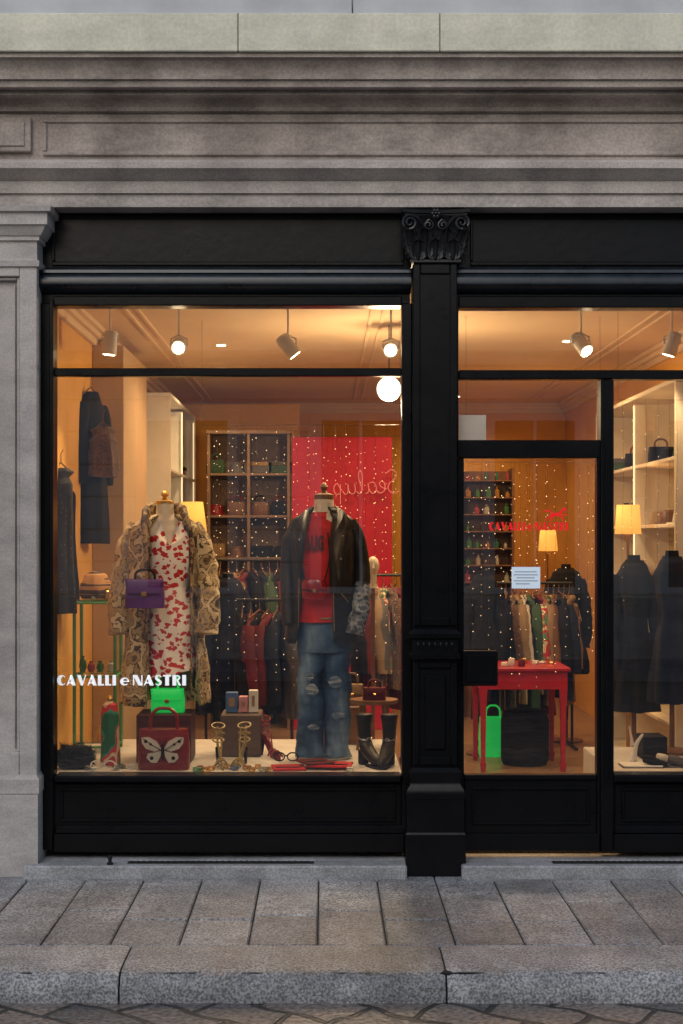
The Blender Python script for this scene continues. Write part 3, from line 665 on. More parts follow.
# ---------------- cabinets
def cabinet(x0,x1,y0,y1,z0,z1,levels,open_dir,mat,lab,strips=True):
    e=thing('shelf_cabinet',lab,'shelf',((x0+x1)/2,(y0+y1)/2,z0))
    b=B(); xb=x0 if open_dir>0 else x1
    b.box(xb,xb+open_dir*.02,y0,y1,z0,z1); b.box(x0,x1,y0-.025,y0-.001,z0,z1,.003); b.box(x0,x1,y1+.001,y1+.025,z0,z1,.003)
    ym=(y0+y1)/2; b.box(x0+.02,x1-.02,ym-.012,ym+.012,z0+.02,z1-.02)
    b.box(x0,x1,y0-.025,y1+.025,z1+.001,z1+.03,.004); b.done('carcass',mat,e)
    for i in range(levels):
        z=z0+.05+(z1-z0-.1)*i/levels
        for (a,c) in((y0,ym-.013),(ym+.013,y1)):
            b=B(); b.box(x0+.021,x1-.004,a+.002,c-.002,z,z+.022,.003); b.done('shelf',mat,e)
    if strips:
        for yy in(y0+.02,ym-.05,y1-.05):
            b=B(); xf=x1-.02 if open_dir>0 else x0+.01; b.box(xf,xf+.01,yy,yy+.01,z0+.9,z1-.03); b.done('light_strip',STRIP,e)
    return e
cabinet(XL+.003,XL+.33,3.5,5.6,FZ,2.75,5,1,WHITE,'white wall shelving with lit edges and accessories')
cabinet(XR-.33,XR-.003,1.05,3.5,FZ,2.6,6,-1,CREAM,'cream wall shelving with warm strip lighting')
e=thing('bottle_shelf','dark display shelf filled with small coloured bottles and jars','shelf',(X(482,5.2),5.2,FZ))
b=B(); yb=5.2; x0,x1=X(464,yb),X(512,yb); b.box(x0,x1,yb+.25,yb+.28,FZ,Z(470,yb)); b.box(x0-.02,x0-.001,yb,yb+.28,FZ,Z(468,yb)); b.box(x1+.001,x1+.02,yb,yb+.28,FZ,Z(468,yb)); b.done('carcass',WOOD,e)
BOT=[M('bottle_%s'%n,c,None,.2,bump=0) for n,c in(('teal',(.03,.18,.15)),('amber',(.4,.2,.04)),('white',(.5,.5,.45)),('pink',(.35,.07,.1)),('green',(.06,.2,.05)))]
for i in range(9):
    z=Z(480+i*17,yb); b=B(); b.box(x0,x1,yb,yb+.249,z-.012,z,.002); b.done('shelf',WOOD,e)
    for j in range(5):
        if rnd.random()<.85:
            x=x0+.04+j*(x1-x0-.08)/4+rnd.uniform(-.01,.01); h=rnd.uniform(.04,.1); r=rnd.uniform(.014,.028)
            b=B(); b.lathe(x,yb+.06,[(r*.9,z+.001),(r,z+.01),(r,z+h*.6),(.009,z+h*.75),(.009,z+h)],8)
            b.done('bottle',rnd.choice(BOT),label='small coloured glass bottle on dark display shelf',cat='bottle',group='bottles on display shelf')

# ---------------- platforms
b=B(); b.box(XL+.01,X(403),.07,1.35,FZ+.001,.525,.005); b.done('display_platform',PLATF,label='low pale cloth covered display platform inside window',cat='platform')
b=B(); b.box(X(616),XR-.01,.07,.95,FZ+.001,.535,.005); b.done('display_platform',PLATF,label='low pale display platform behind side window',cat='platform')
DZ=.526

# ---------------- clothing helpers
def ell(cx,cy,z,rx,ry,n=28,amp=0,k=7,ph=0,a0=0,a1=2*math.pi,closed=True):
    pts=[]
    m=n if closed else n+1
    for j in range(m):
        a=a0+(a1-a0)*j/n; q=1+amp*math.sin(k*a+ph)+amp*.5*math.sin((k+4)*a+ph*2)
        pts.append((cx+rx*q*math.sin(a),cy-ry*q*math.cos(a),z))
    return pts
def interp(lev,n):
    out=[]
    for (a,b_) in zip(lev[:-1],lev[1:]):
        for i in range(n):
            t=i/n; t2=t*t*(3-2*t); out.append(tuple(a[k]+(b_[k]-a[k])*(t if k==0 else t2) for k in range(len(a))))
    out.append(lev[-1]); return out
def garment(name,cx,cy,zt,L_,w,yaw,mat,lab,sleeve=True,group=None,cat='clothing',flare=1.1,thick=.06,hookz=None):
    b=B(); h=w/2
    lev=[(zt,.05,.04),(zt-.02,.08,.045),(zt-.05,h*.7,thick*.8),(zt-.09,h*.95,thick),(zt-.3*L_,h*.85,thick),(zt-.6*L_,h*.9*flare,thick*1.1),(zt-L_,h*flare,thick*1.2)]
    lev=interp(lev,3); k=rnd.choice([5,6,7]); ph=rnd.uniform(0,6)
    b.loft([ell(0,0,z,rx,ry,26,.13*min(1,(zt-z)/L_+.15),k,ph+z*1.5) for z,rx,ry in lev])
    if sleeve:
        for s in(-1,1): b.tube([(s*h*.78,0,zt-.08),(s*h*1.02,.0,zt-.2),(s*h*1.1,-.02,zt-.36),(s*h*1.06,-.03,zt-.56)],[.045,.055,.045,.038],10,4,.1)
    b.rumple(.012,9)
    b.mi=1; b.tube([(-h*.7,0,zt-.02),(0,0,zt+.03),(h*.7,0,zt-.02)],.005,5); hz=hookz or zt+.1
    b.tube([(0,0,zt+.03),(0,0,hz-.02),(.012,0,hz)],.003,5)
    b.xf(0,Matrix.Translation((cx,cy,0))@Matrix.Rotation(yaw,4,'Z'))
    return b.done(name,[mat,WOOD],label=lab,cat=cat,group=group,smooth=60)
def rail_(p0,p1,y,z,lab):
    e=thing('clothes_rail',lab,'clothes rail',(X((p0+p1)/2,y),y,FZ)); b=B()
    b.tube([(X(p0,y),y,z),(X(p1,y),y,z)],.010,8); b.done('bar',DARK,e)
    for p in(p0,p1):
        b=B(); b.tube([(X(p,y),y,FZ+.02),(X(p,y),y,z-.013)],.010,8); b.tube([(X(p,y),y-.22,FZ+.013),(X(p,y),y+.22,FZ+.013)],.011,8); b.done('leg',DARK,e)
names={CLOTHB.name:'black',TANC.name:'tan',GREYC.name:'grey',REDC.name:'red',NAVY.name:'navy',WHITEC.name:'off-white',GREENC.name:'dark green',FUR.name:'brown fur',PRINT.name:'patterned',STRIPEM.name:'striped',DREDC.name:'dark red',WOOD.name:'brown'}
def fill(p0,p1,y,rz,mats,l0,l1,th=.03):
    n=len(mats)
    for i,m_ in enumerate(mats):
        x=X(p0+(p1-p0)*(i+.5)/n,y)
        garment('hanging_garment',x,y,rz-.09,rnd.uniform(l0,l1),rnd.uniform(.36,.46),math.pi/2+rnd.uniform(-.4,.4),m_,'%s garment on a hanger on the clothes rail'%names[m_.name],True,'garments on clothes rails',thick=th,hookz=rz+.005)
rz=Z(583,3.6); rail_(480,572,3.6,rz,'dark clothes rail packed with assorted garments')
fill(482,572,3.6,rz,[CLOTHB,NAVY,TANC,GREYC,CLOTHB,FUR,TANC,WHITEC,GREENC,CLOTHB,DREDC,TANC,PRINT,WOOD,NAVY,CLOTHB,TANC],.6,.95,.022)
rz=Z(560,3.3); rail_(206,300,3.3,rz,'dark clothes rail with dark coats and dresses')
fill(208,298,3.3,rz,[NAVY,CLOTHB,GREYC,TANC,DREDC,CLOTHB,NAVY,GREENC,CLOTHB,DREDC,FUR],.75,1.1,.035)
rz=Z(575,2.7); rail_(352,402,2.7,rz,'dark clothes rail with assorted blouses beside red partition')
fill(354,400,2.7,rz,[CLOTHB,DREDC,GREYC,TANC,PRINT,FUR,DREDC],.6,.85,.03)
rz=Z(600,2.1); rail_(236,292,2.1,rz,'low dark clothes rail with dark red and black clothes')
fill(238,290,2.1,rz,[CLOTHB,DREDC,CLOTHB,DREDC,NAVY,GREYC],.6,.7,.04)
garment('hanging_coat',X(91,1.6),1.6,Z(392,1.6),.92,.30,1.25,CLOTHB,'long black coat hanging high on wall hook',cat='coat')
garment('fur_vest',X(98,1.5)+.03,1.5,Z(427,1.5),.3,.18,.4,FUR,'brown fur vest hanging over black coat',False,cat='vest',thick=.09)
garment('hanging_dress',X(61,.75),.75,Z(468,.75),.8,.15,.5,DOTS,'navy dotted dress hanging by ochre wall',False,cat='dress',flare=1.0)
garment('hanging_dress',X(56,1.3)+.06,1.2,Z(480,1.2),.7,.2,1.2,CLOTHB,'black sleeveless dress hanging by ochre wall',False,cat='dress')
def dressed_stand(px,py,y,L_,w,mat,lab,zb,sleeve=True):
    x=X(px,y); zt=Z(py,y)
    e=thing('dress_form',lab,'mannequin',(x,y,zb))
    b=B(); b.lathe(x,y,[(.13,zb),(.13,zb+.015),(.015,zb+.03),(.013,zt-.3)],16); b.done('stand',WOOD,e)
    b=B(); b.loft([ell(x,y,z,rx,ry,20) for z,rx,ry in interp([(zt-.42,.07,.05),(zt-.22,.08,.05),(zt-.1,.08,.05),(zt-.04,.045,.04),(zt+.03,.035,.035)],3)]); b.done('torso',[CLOTHB,WOOD],e,smooth=60)
    b=B(); h=w/2; lev=interp([(zt+.0,.055,.05),(zt-.04,h*.7,.075),(zt-.1,h*.92,.09),(zt-.4*L_,h*.66,.085),(zt-.6*L_,h*.9,.1),(zt-L_,h*1.2,.12)],4)
    b.loft([ell(x,y,z,rx,ry,44,.14*min(1,(zt-z)/L_+.05),7,px+z*2) for z,rx,ry in lev],cap=False)
    if sleeve:
        for s in(-1,1): b.tube([(x+s*h*.75,y,zt-.09),(x+s*h*1.0,y,zt-.25),(x+s*h*1.08,y-.03,zt-.42),(x+s*h*.95,y-.05,zt-.6)],[.04,.045,.038,.032],10,5,.14)
    b.rumple(.02,8)
    b.done('garment',mat,e,smooth=60)
dressed_stand(484,575,3.2,.75,.25,CLOTHB,'dress form in black coat near the glass door',FZ)
dressed_stand(566,568,3.9,.8,.28,CLOTHB,'dress form in black jacket beside clothes rail',FZ)
dressed_stand(634,560,1.45,.9,.23,CLOTHB,'dress form in long black dress behind side window',FZ)
dressed_stand(672,556,.72,.8,.2,NAVY,'dress form in dark navy dress behind side window',.536,False)
dressed_stand(228,578,2.5,.8,.26,NAVY,'dress form in dark sleeved blouse behind the platform',FZ)
# ---------------- floral coat mannequin
x,y=X(165,.6),.6
e=thing('dress_form','headless dress form in patchwork fur coat and lips-print dress','mannequin',(x,y,DZ))
b=B(); b.lathe(x,y,[(.15,DZ),(.15,DZ+.015),(.02,DZ+.035),(.014,DZ+.05),(.014,1.2)],20); b.done('stand',WOOD,e)
b=B(); b.loft([ell(x,y,z,rx,ry,24) for z,rx,ry in interp([(1.15,.12,.09),(1.4,.085,.075),(1.62,.12,.095),(1.74,.145,.08),(1.8,.1,.065),(1.84,.05,.05),(1.895,.045,.045)],4)]); b.done('torso',CREAM,e,smooth=60)
b=B(); b.lathe(x,y,[(.048,1.896),(.048,1.91),(.02,1.918),(.012,1.93),(.022,1.945),(.012,1.962),(.004,1.966)],14); b.done('neck_cap',GOLD,e)
b=B()
def drs(u,v):
    a=2*math.pi*u
    L0=[(1.80,.085,.075),(1.70,.142,.115),(1.60,.135,.125),(1.45,.092,.10),(1.26,.145,.135),(1.08,.12,.12),(.98,.135,.125)]
    t=v*(len(L0)-1); i=min(int(t),len(L0)-2); f=t-i; f2=f*f*(3-2*f)
    z=L0[i][0]+(L0[i+1][0]-L0[i][0])*f; rx=L0[i][1]+(L0[i+1][1]-L0[i][1])*f2; ry=L0[i][2]+(L0[i+1][2]-L0[i][2])*f2
    d=(a+math.pi)%(2*math.pi)-math.pi
    vn=max(0,1-abs(d)/.55)*.15*max(0,1-v*5)
    am=.05*max(0,v-.45)/.55
    q=1+am*math.sin(7*a+z*14)+am*.6*math.sin(11*a-z*9)
    return (x+.035+rx*q*math.sin(a),y-.01-ry*q*math.cos(a),z-vn+(.03*math.sin(a) if v>.9 else 0))
b.grid(drs,72,48); b.rumple(.012,12); b.done('dress',DRESS,e,smooth=60,norm=False)
b=B()
a0,a1=math.radians(52),math.radians(334)
lev=interp([(1.84,.08,.075,0),(1.81,.13,.09,0),(1.77,.18,.105,.01),(1.62,.195,.135,.03),(1.42,.19,.145,.05),(1.2,.20,.155,.07),(1.0,.215,.165,.09),(.81,.225,.17,.10)],6)
b.loft([ell(x,y,z+.01*math.sin(z*9),rx,ry,80,a,7,z*2.0,a0,a1,False) for z,rx,ry,a in lev],closed=False,cap=False)
b.rumple(.03,9); b.rumple(.012,32,vert=1)
b.done('coat',COAT,e,smooth=70,solid=.014)
b=B()
for s in(-1,1): b.tube([(x+s*.145,y,1.78),(x+s*.195,y-.005,1.68),(x+s*.228,y-.02,1.52),(x+s*.243,y-.05,1.38),(x+s*.228,y-.08,1.2)],[.045,.058,.056,.056,.066],20,9,.09)
b.rumple(.012,32,vert=1)
b.done('coat_sleeve',COAT,e,smooth=70)
b=B()
def lapel(pts,r): b.tube(pts,r,10,5,.12,flat=.5)
lapel([(x+.0,y+.08,1.86),(x-.08,y+.03,1.865),(x-.095,y-.07,1.80),(x-.085,y-.13,1.68),(x-.08,y-.145,1.5),(x-.078,y-.15,1.2),(x-.075,y-.16,.9)],[.03,.038,.04,.034,.016,.008,.006])
lapel([(x+.0,y+.08,1.86),(x+.08,y+.03,1.865),(x+.115,y-.05,1.80),(x+.145,y-.08,1.68),(x+.148,y-.09,1.5),(x+.152,y-.10,1.2),(x+.155,y-.11,.9)],[.03,.038,.038,.032,.014,.008,.006])
b.rumple(.010,30,vert=1)
b.done('coat_collar',[rampmat('collar_fur',[(0,(.06,.03,.012)),(.48,(.34,.23,.11)),(.6,(.13,.07,.03))],24,bump=1)],e,smooth=70)
# ---------------- leather jacket mannequin
x,y=X(324,.6),.6
e=thing('dress_form','headless dress form in black leather jacket, red shirt and jeans','mannequin',(x,y,DZ))
b=B(); b.lathe(x,y,[(.14,DZ),(.14,DZ+.012),(.014,DZ+.03),(.014,1.3)],20); b.done('stand',STEEL,e)
b=B(); b.loft([ell(x,y,z,rx,ry,24) for z,rx,ry in interp([(1.2,.12,.09),(1.4,.12,.09),(1.62,.15,.11),(1.76,.165,.09),(1.82,.1,.075),(1.86,.056,.056),(1.92,.052,.052)],4)]); b.done('torso',CREAM,e,smooth=60)
b=B(); b.lathe(x,y,[(.054,1.921),(.054,1.945),(.02,1.955),(.013,1.965),(.022,1.985),(.012,2.005),(.004,2.01)],14); b.done('neck_cap',WOOD,e)
b=B(); b.loft([ell(x-.01,y,z,rx,ry,40,a,7,z*2) for z,rx,ry,a in interp([(1.85,.066,.065,0),(1.82,.1,.08,0),(1.76,.168,.105,0),(1.62,.162,.13,.01),(1.42,.142,.125,.02),(1.3,.145,.12,.035),(1.26,.145,.12,.04)],5)],cap=False)
b.rumple(.012,11); b.done('red_shirt',REDC,e,smooth=60)
b=B()
b.text('AUG',x-.105,x-.0,y-.150,1.64,.085,.06)
b.done('shirt_print',M('dark_print_ink',(.07,.006,.012),None,.7,bump=0),e,norm=False)
b=B(); a0,a1=math.radians(17),math.radians(314)
lev=interp([(1.875,.07,.07,0),(1.85,.1,.085,0),(1.81,.155,.10,.0),(1.70,.185,.13,.02),(1.5,.18,.145,.03),(1.34,.19,.155,.045),(1.15,.208,.168,.07)],6)
b.loft([ell(x,y,z,rx,ry,80,a,6,z*2,a0,a1,False) for z,rx,ry,a in lev],closed=False,cap=False)
b.rumple(.026,7,vert=.35)
b.done('leather_jacket',LEATH,e,smooth=70,solid=.008)
b=B()
b.tube([(x-.14,y,1.80),(x-.178,y-.01,1.70),(x-.196,y-.02,1.55),(x-.195,y-.05,1.4),(x-.188,y-.08,1.25)],[.036,.044,.040,.038,.038],18,9,.06,fq=9)
b.tube([(x+.14,y,1.80),(x+.183,y-.01,1.70),(x+.205,y-.03,1.55),(x+.205,y-.06,1.44)],[.036,.045,.042,.04],18,9,.06,fq=9)
b.done('jacket_sleeve',LEATH,e,smooth=70)
b=B(); b.tube([(x+.206,y-.06,1.46),(x+.20,y-.10,1.38),(x+.18,y-.14,1.28),(x+.165,y-.15,1.2)],[.043,.045,.05,.052],18,8,.12,fq=14); b.done('printed_sleeve',SLEEVEP,e,smooth=70)
b=B()
b.poly([(x-.06,y-.03,1.88),(x-.115,y-.06,1.85),(x-.165,y-.12,1.77),(x-.135,y-.14,1.755),(x-.155,y-.148,1.72),(x-.135,y-.16,1.5),(x-.115,y-.16,1.5),(x-.105,y-.15,1.68)])
b.poly([(x+.055,y-.03,1.88),(x+.11,y-.06,1.855),(x+.165,y-.13,1.765),(x+.118,y-.162,1.745),(x+.14,y-.165,1.70),(x+.075,y-.185,1.42),(x+.03,y-.18,1.42),(x+.03,y-.15,1.7)])
LEATL=M('lapel_leather',(.028,.025,.024),(.015,.013,.013),.45,scale=9,bump=.3,bscale=30,spec=.35)
b.done('jacket_lapel',LEATL,e,solid=.010,norm=False)
b=B(); 
b.tube([(x-.132,y-.165,1.5),(x-.133,y-.168,1.38),(x-.134,y-.172,1.24)],.0025,6); b.tube([(x+.05,y-.187,1.42),(x+.05,y-.187,1.36),(x+.055,y-.19,1.22)],.0025,6); b.tube([(x+.09,y-.18,1.42),(x+.13,y-.17,1.37)],.0025,6)
for (p,q) in((.1,1.72),(.09,1.6),(-.13,1.7)): b.sphere((x+p,y-.18 if p>0 else y-.165,q),.006,8,6)
b.done('zip',STEEL,e)
b=B()
b.loft([ell(x,y,z,rx,ry,40,a,5,z) for z,rx,ry,a in interp([(1.31,.125,.10,.0),(1.2,.138,.11,.015),(1.1,.142,.11,.02)],3)])
for s in(-1,1):
    pts=[(x+s*.066,y,1.16),(x+s*.069,y-.01,.98),(x+s*.070,y-.018,.8),(x+s*.075,y-.015,.66),(x+s*.079,y-.03,.532)]
    b.tube(pts,[.075,.073,.069,.069,.074],24,16,.09,fq=9)
b.rumple(.02,10,vert=.9); b.rumple(.008,26,vert=1.6)
b.done('jeans',JEANS,e,smooth=70)
b=B()
def patch(s,z,h,w,ph,off=0):
    def fn(u,v):
        vv=(v-.5)*2; uu=(u-.5)*2; edge=math.sqrt(max(0.02,1-vv*vv))*(1+.5*noise.noise(Vector((vv*4,ph*3,uu))))
        a=uu*w*edge+off
        r=.0795
        return (x+s*.070+r*math.sin(a),y-.018-r*math.cos(a)+.002*math.sin(v*60),z+vv*h+.014*noise.noise(Vector((uu*4,vv,ph))))
    b.grid(fn,12,16)
patch(-1,.90,.032,.45,0,.1); patch(-1,.97,.016,.3,9,-.1); patch(1,.94,.030,.4,1,-.1); patch(1,.76,.022,.4,2,.1); patch(-1,.70,.016,.35,3,.2)
b.rumple(.02,10,vert=.9)
b.done('denim_patch',DENIMP,e,smooth=70)
b=B(); b.tube([(x-.125,y-.06,1.285),(x-.06,y-.105,1.28),(x+.02,y-.115,1.28),(x+.1,y-.085,1.285)],.009,8,3); b.done('belt',WOOD,e)
b=B()
def bagring(z_,k): return [(x-.05+.066*k*math.copysign(abs(math.cos(t*.3142))**.6,math.cos(t*.3142)),y-.185+.034*k*math.sin(t*.3142),z_) for t in range(20)]
b.loft([bagring(1.385,.9),bagring(1.395,1),bagring(1.47,1),bagring(1.49,.85)]); b.mi=1
b.tube([(x-.115,y-.222,1.44),(x-.05,y-.226,1.432),(x+.012,y-.222,1.44)],.003,6,3)
b.tube([(x-.10,y-.18,1.48),(x-.125,y-.155,1.62),(x-.11,y-.13,1.74)],.004,6,4)
b.tube([(x+.0,y-.18,1.48),(x+.03,y-.165,1.6),(x+.02,y-.14,1.74)],.004,6,4)
b.mi=2; b.box(x-.058,x-.042,y-.234,y-.226,1.425,1.445,.002)
b.done('small_bag',[M('bright_red_leather',(.30,.004,.010),(.18,.004,.006),.18,bump=.15),CLOTHB,GOLD],e)
# ---------------- handbags
def handbag(name,cx,cy,z,w,h,d,m1,m2,m3,hh,lab,flap=True,hw=.5,clasp=True,hr=.007):
    e=thing(name,lab,'handbag',(cx,cy,z)); b=B(); rg=[]
    for t,k in((0,.92),(.04,1),(.5,.97),(.9,.86),(1,.8)):
        zz_=z+h*t; ww=w/2*(1 if t<.8 else .94)*(1 if t>.01 else .97); dd=d/2*k; ring=[]
        for j in range(28):
            a=2*math.pi*j/28; ca,sa=math.cos(a),math.sin(a)
            ring.append((cx+ww*math.copysign(abs(ca)**.35,ca),cy+dd*math.copysign(abs(sa)**.5,sa),zz_))
        rg.append(ring)
    b.loft(rg); b.done('body',m1,e,smooth=45)
    if flap:
        b=B(); b.grid(lambda u,v:(cx+(u-.5)*w*.98*(1-.12*v),cy-d/2-.008+(.07*d if v<.5 else 0)*(1-v*2) ,z+h*(1.01-.5*v)-.03*h*math.sin(u*math.pi)*v),10,6); b.done('flap',m1 if flap is True else flap,e,solid=.006,smooth=60)
    b=B(); q=w*hw/2; b.tube([(cx-q,cy,z+h*.95),(cx-q*.95,cy,z+h+hh*.6),(cx-q*.5,cy,z+h+hh*.95),(cx,cy,z+h+hh),(cx+q*.5,cy,z+h+hh*.95),(cx+q*.95,cy,z+h+hh*.6),(cx+q,cy,z+h*.95)],hr,8,4); b.done('handle',m2,e)
    if clasp:
        b=B(); b.box(cx-w*.07,cx+w*.07,cy-d/2-.022,cy-d/2-.012,z+h*.42,z+h*.58,.003); b.done('clasp',m3,e)
    return e
handbag('handbag',X(145,.33),.33,Z(608,.33),.205,.15,.07,PURP,CLOTHB,GOLD,.05,'purple leather handbag with black handle hanging at the coat',True)
bg=handbag('handbag',X(164,.2),.2,DZ,.265,.205,.11,MAROON,MAROON,GOLD,.105,'dark red handbag with large white butterfly on its front',False,hw=.52,clasp=False,hr=.009)
b=B(); cx,cyy,cz=X(164,.2),.139,DZ+.1
for s in(-1,1):
    b.poly([(cx+s*.006,cyy,cz+.01),(cx+s*.03,cyy-.006,cz+.05),(cx+s*.07,cyy-.01,cz+.072),(cx+s*.108,cyy-.01,cz+.07),(cx+s*.105,cyy-.01,cz+.04),(cx+s*.085,cyy-.008,cz+.012),(cx+s*.04,cyy-.004,cz-.004)])
    b.poly([(cx+s*.006,cyy,cz+.002),(cx+s*.04,cyy-.004,cz-.008),(cx+s*.075,cyy-.006,cz-.012),(cx+s*.082,cyy-.008,cz-.035),(cx+s*.06,cyy-.008,cz-.058),(cx+s*.03,cyy-.005,cz-.06),(cx+s*.012,cyy,cz-.03)])
    b.mi=1
    for (p,q,r) in((.085,.05,.009),(.06,.035,.007),(.055,-.035,.01)): b.poly([(cx+s*p+r*math.cos(t*.785),cyy-.013,cz+q+r*math.sin(t*.785)) for t in range(8)])
    b.tube([(cx+s*.006,cyy-.012,cz+.002),(cx+s*.05,cyy-.013,cz+.03),(cx+s*.1,cyy-.014,cz+.065)],.002,5)
    b.tube([(cx,cyy-.01,cz+.03),(cx+s*.02,cyy-.012,cz+.065)],.0018,5)
    b.mi=0
b.mi=1; b.tube([(cx,cyy-.008,cz-.045),(cx,cyy-.01,cz),(cx,cyy-.008,cz+.035)],[.004,.008,.005],8,3)
b.done('butterfly',[WHITEC,CLOTHB],bg,norm=False)
yb=.5
b=B(); b.box(X(139,yb),X(193,yb),.38,.66,DZ,Z(712,yb),.006); b.done('display_box',[M('dark_maroon_card',(.06,.008,.01),None,.5)],label='dark maroon box used as a plinth for green bag',cat='box')
handbag('handbag',X(168,yb),yb,Z(712,yb)+.001,.18,.125,.09,GREENB,GREENB,GOLD,.08,'translucent bright green handbag on a dark box',True,hw=.6,clasp=True)
b=B(); b.box(X(222,.75),X(262,.75),.62,.9,DZ,Z(712,.75),.006); b.done('display_box',M('brown_card',(.10,.06,.04),None,.6),label='brown box plinth holding small cosmetic boxes',cat='box')
BLUEB=M('blue_card',(.05,.13,.32),None,.5); PINKB=M('pink_card',(.6,.25,.28),None,.5)
for p0,p1,pt,m_,l in((226,238,692,BLUEB,'blue'),(239,248,696,PINKB,'pink'),(249,258,690,WHITEC,'white')):
    b=B(); b.box(X(p0,.72),X(p1,.72),.69,.75,Z(712,.72)+.001,Z(pt,.72),.003); b.mi=1; b.box(X(p0+3,.72),X(p1-3,.72),.6865,.6895,Z(706,.72),Z(pt+5,.72)); b.done('small_box',[m_,TANC],label='small %s carton standing on brown plinth'%l,cat='box',group='small cartons on plinth')
e=thing('glass_side_table','green metal framed glass side table with shelves','table',(X(95,.9),.9,DZ))
x0,x1,y0,y1=X(78,.9),X(118,.9),.78,1.02; zt=Z(600,.9)
for u in(x0,x1):
    for v in(y0,y1):
        b=B(); b.tube([(u,v,DZ),(u,v,zt)],.010,8); b.done('leg',GREENM,e)
b=B()
for z in (DZ+.03,DZ+(zt-DZ)*.5,zt-.012):
    for v in(y0,y1): b.tube([(x0,v,z),(x1,v,z)],.007,6)
    for u in(x0,x1): b.tube([(u,y0,z),(u,y1,z)],.007,6)
b.done('frame_rail',GREENM,e)
for t in(.06,.52,1):
    z=DZ+(zt-DZ)*t; b=B(); b.box(x0,x1,y0,y1,z,z+.007,.002); b.done('shelf',TGLASS,e)
for i in range(14):
    lv=rnd.choice([.06,.52,.52,1]); z=DZ+(zt-DZ)*lv+.008; xx=rnd.uniform(x0+.03,x1-.03); yy=rnd.uniform(y0+.03,y1-.03); h=rnd.uniform(.03,.09)
    b=B(); b.lathe(xx,yy,[(.015,z),(.022,z+h*.3),(.018,z+h*.7),(.008,z+h*.85),(.012,z+h)],10); b.done('small_vase',rnd.choice(BOT+[GOLD]),label='small decorative vase on glass side table',cat='vase',group='small vases')
b=B(); b.loft([ell(X(96,.9),.9,z,rx,ry,24,.06,5,z*9) for z,rx,ry in interp([(zt+.009,.08,.08),(zt+.03,.095,.09),(zt+.07,.09,.085),(zt+.14,.06,.06),(zt+.16,.03,.03)],3)]); b.done('knit_hat',STRIPEM,label='striped brown knitted hat on glass table',cat='hat')
e=thing('scarf_display','small neck form wrapped in printed green and red scarf','display form',(X(110,.35),.35,DZ))
b=B(); cx=X(110,.35); b.loft([ell(cx,.35,z,rx,ry,30,a,5,z*10) for z,rx,ry,a in interp([(DZ,.052,.042,.05),(DZ+.15,.046,.04,.07),(DZ+.26,.046,.04,.05),(DZ+.31,.04,.036,.03),(DZ+.33,.022,.022,0)],6)]); b.done('scarf',VASEM,e,smooth=60)
b=B(); b.sphere((cx,.35,DZ+.34),(.02,.02,.022)); b.done('neck_form',GOLD,e)
b=B(); cx,cy=X(75,.2),.22
b.loft([ell(cx,cy,z,rx,ry,24) for z,rx,ry in interp([(DZ,.085,.05),(DZ+.03,.095,.055),(DZ+.09,.09,.05),(DZ+.115,.06,.03)],3)])
for i in range(900):
    a=rnd.uniform(0,6.28); z=DZ+rnd.uniform(.01,.115); k=1 if z<DZ+.09 else .75; p=Vector((cx+.09*k*math.sin(a),cy-.05*k*math.cos(a),z)); d=Vector((math.sin(a)*.02,-math.cos(a)*.02,rnd.uniform(-.01,.03)))
    n0=len(b.v); b.v+= [p,p+Vector((.004,0,.002)),p+d]; b.face([n0,n0+1,n0+2])
b.done('fur_bag',CLOTHB,label='small shaggy black fur bag on display platform',cat='handbag',norm=False)
def shades(px,y_,mt,lab):
    e=thing('sunglasses',lab,'sunglasses',(X(px,y_),y_,DZ),group='sunglasses on platform')
    b=B()
    for s in(-1,1): b.tube([(X(px,y_)+s*.035+.028*math.cos(t*.524),y_,DZ+.03+.022*math.sin(t*.524)) for t in range(13)],.004,6)
    b.tube([(X(px,y_)-.01,y_,DZ+.035),(X(px,y_)+.01,y_,DZ+.035)],.004,6)
    for s in(-1,1): b.tube([(X(px,y_)+s*.063,y_,DZ+.035),(X(px,y_)+s*.063,y_+.12,DZ+.01)],.003,5)
    b.done('frame',mt,e)
shades(103,.12,WHITE,'pale framed sunglasses lying on display platform')
shades(286,.42,CLOTHB,'black framed sunglasses lying on display platform')
for i,(px,m_) in enumerate(((94,WHITE),(116,STEEL),(122,BOT[0]),(206,GOLD),(212,GOLD),(228,GOLD),(252,GOLD),(247,BOT[1]),(258,GOLD),(263,BOT[2]),(200,BOT[3]),(130,WHITE),(268,GOLD),(234,BLUEB),(126,GOLD),(197,GREENM),(88,STEEL),(340,GOLD),(350,WHITE))):
    y_=.11+.05*(i%3); cx=X(px,y_); r=.014+.006*(i%2); b=B()
    b.tube([(cx+r*math.cos(t*.4488),y_+r*math.sin(t*.4488),DZ+.006+.004*math.sin(t)) for t in range(15)],.0045,6); b.tube([(cx+r*math.cos(t*.4488),y_+r*math.sin(t*.4488),DZ+.018) for t in range(15)],.0035,6)
    b.done('bracelet',m_,label='small metal bracelet lying on display platform',cat='jewellery',group='bracelets and beads')
OLIVE=M('olive_gold_leather',(.40,.30,.10),(.20,.15,.05),.3,scale=40,bump=.1)
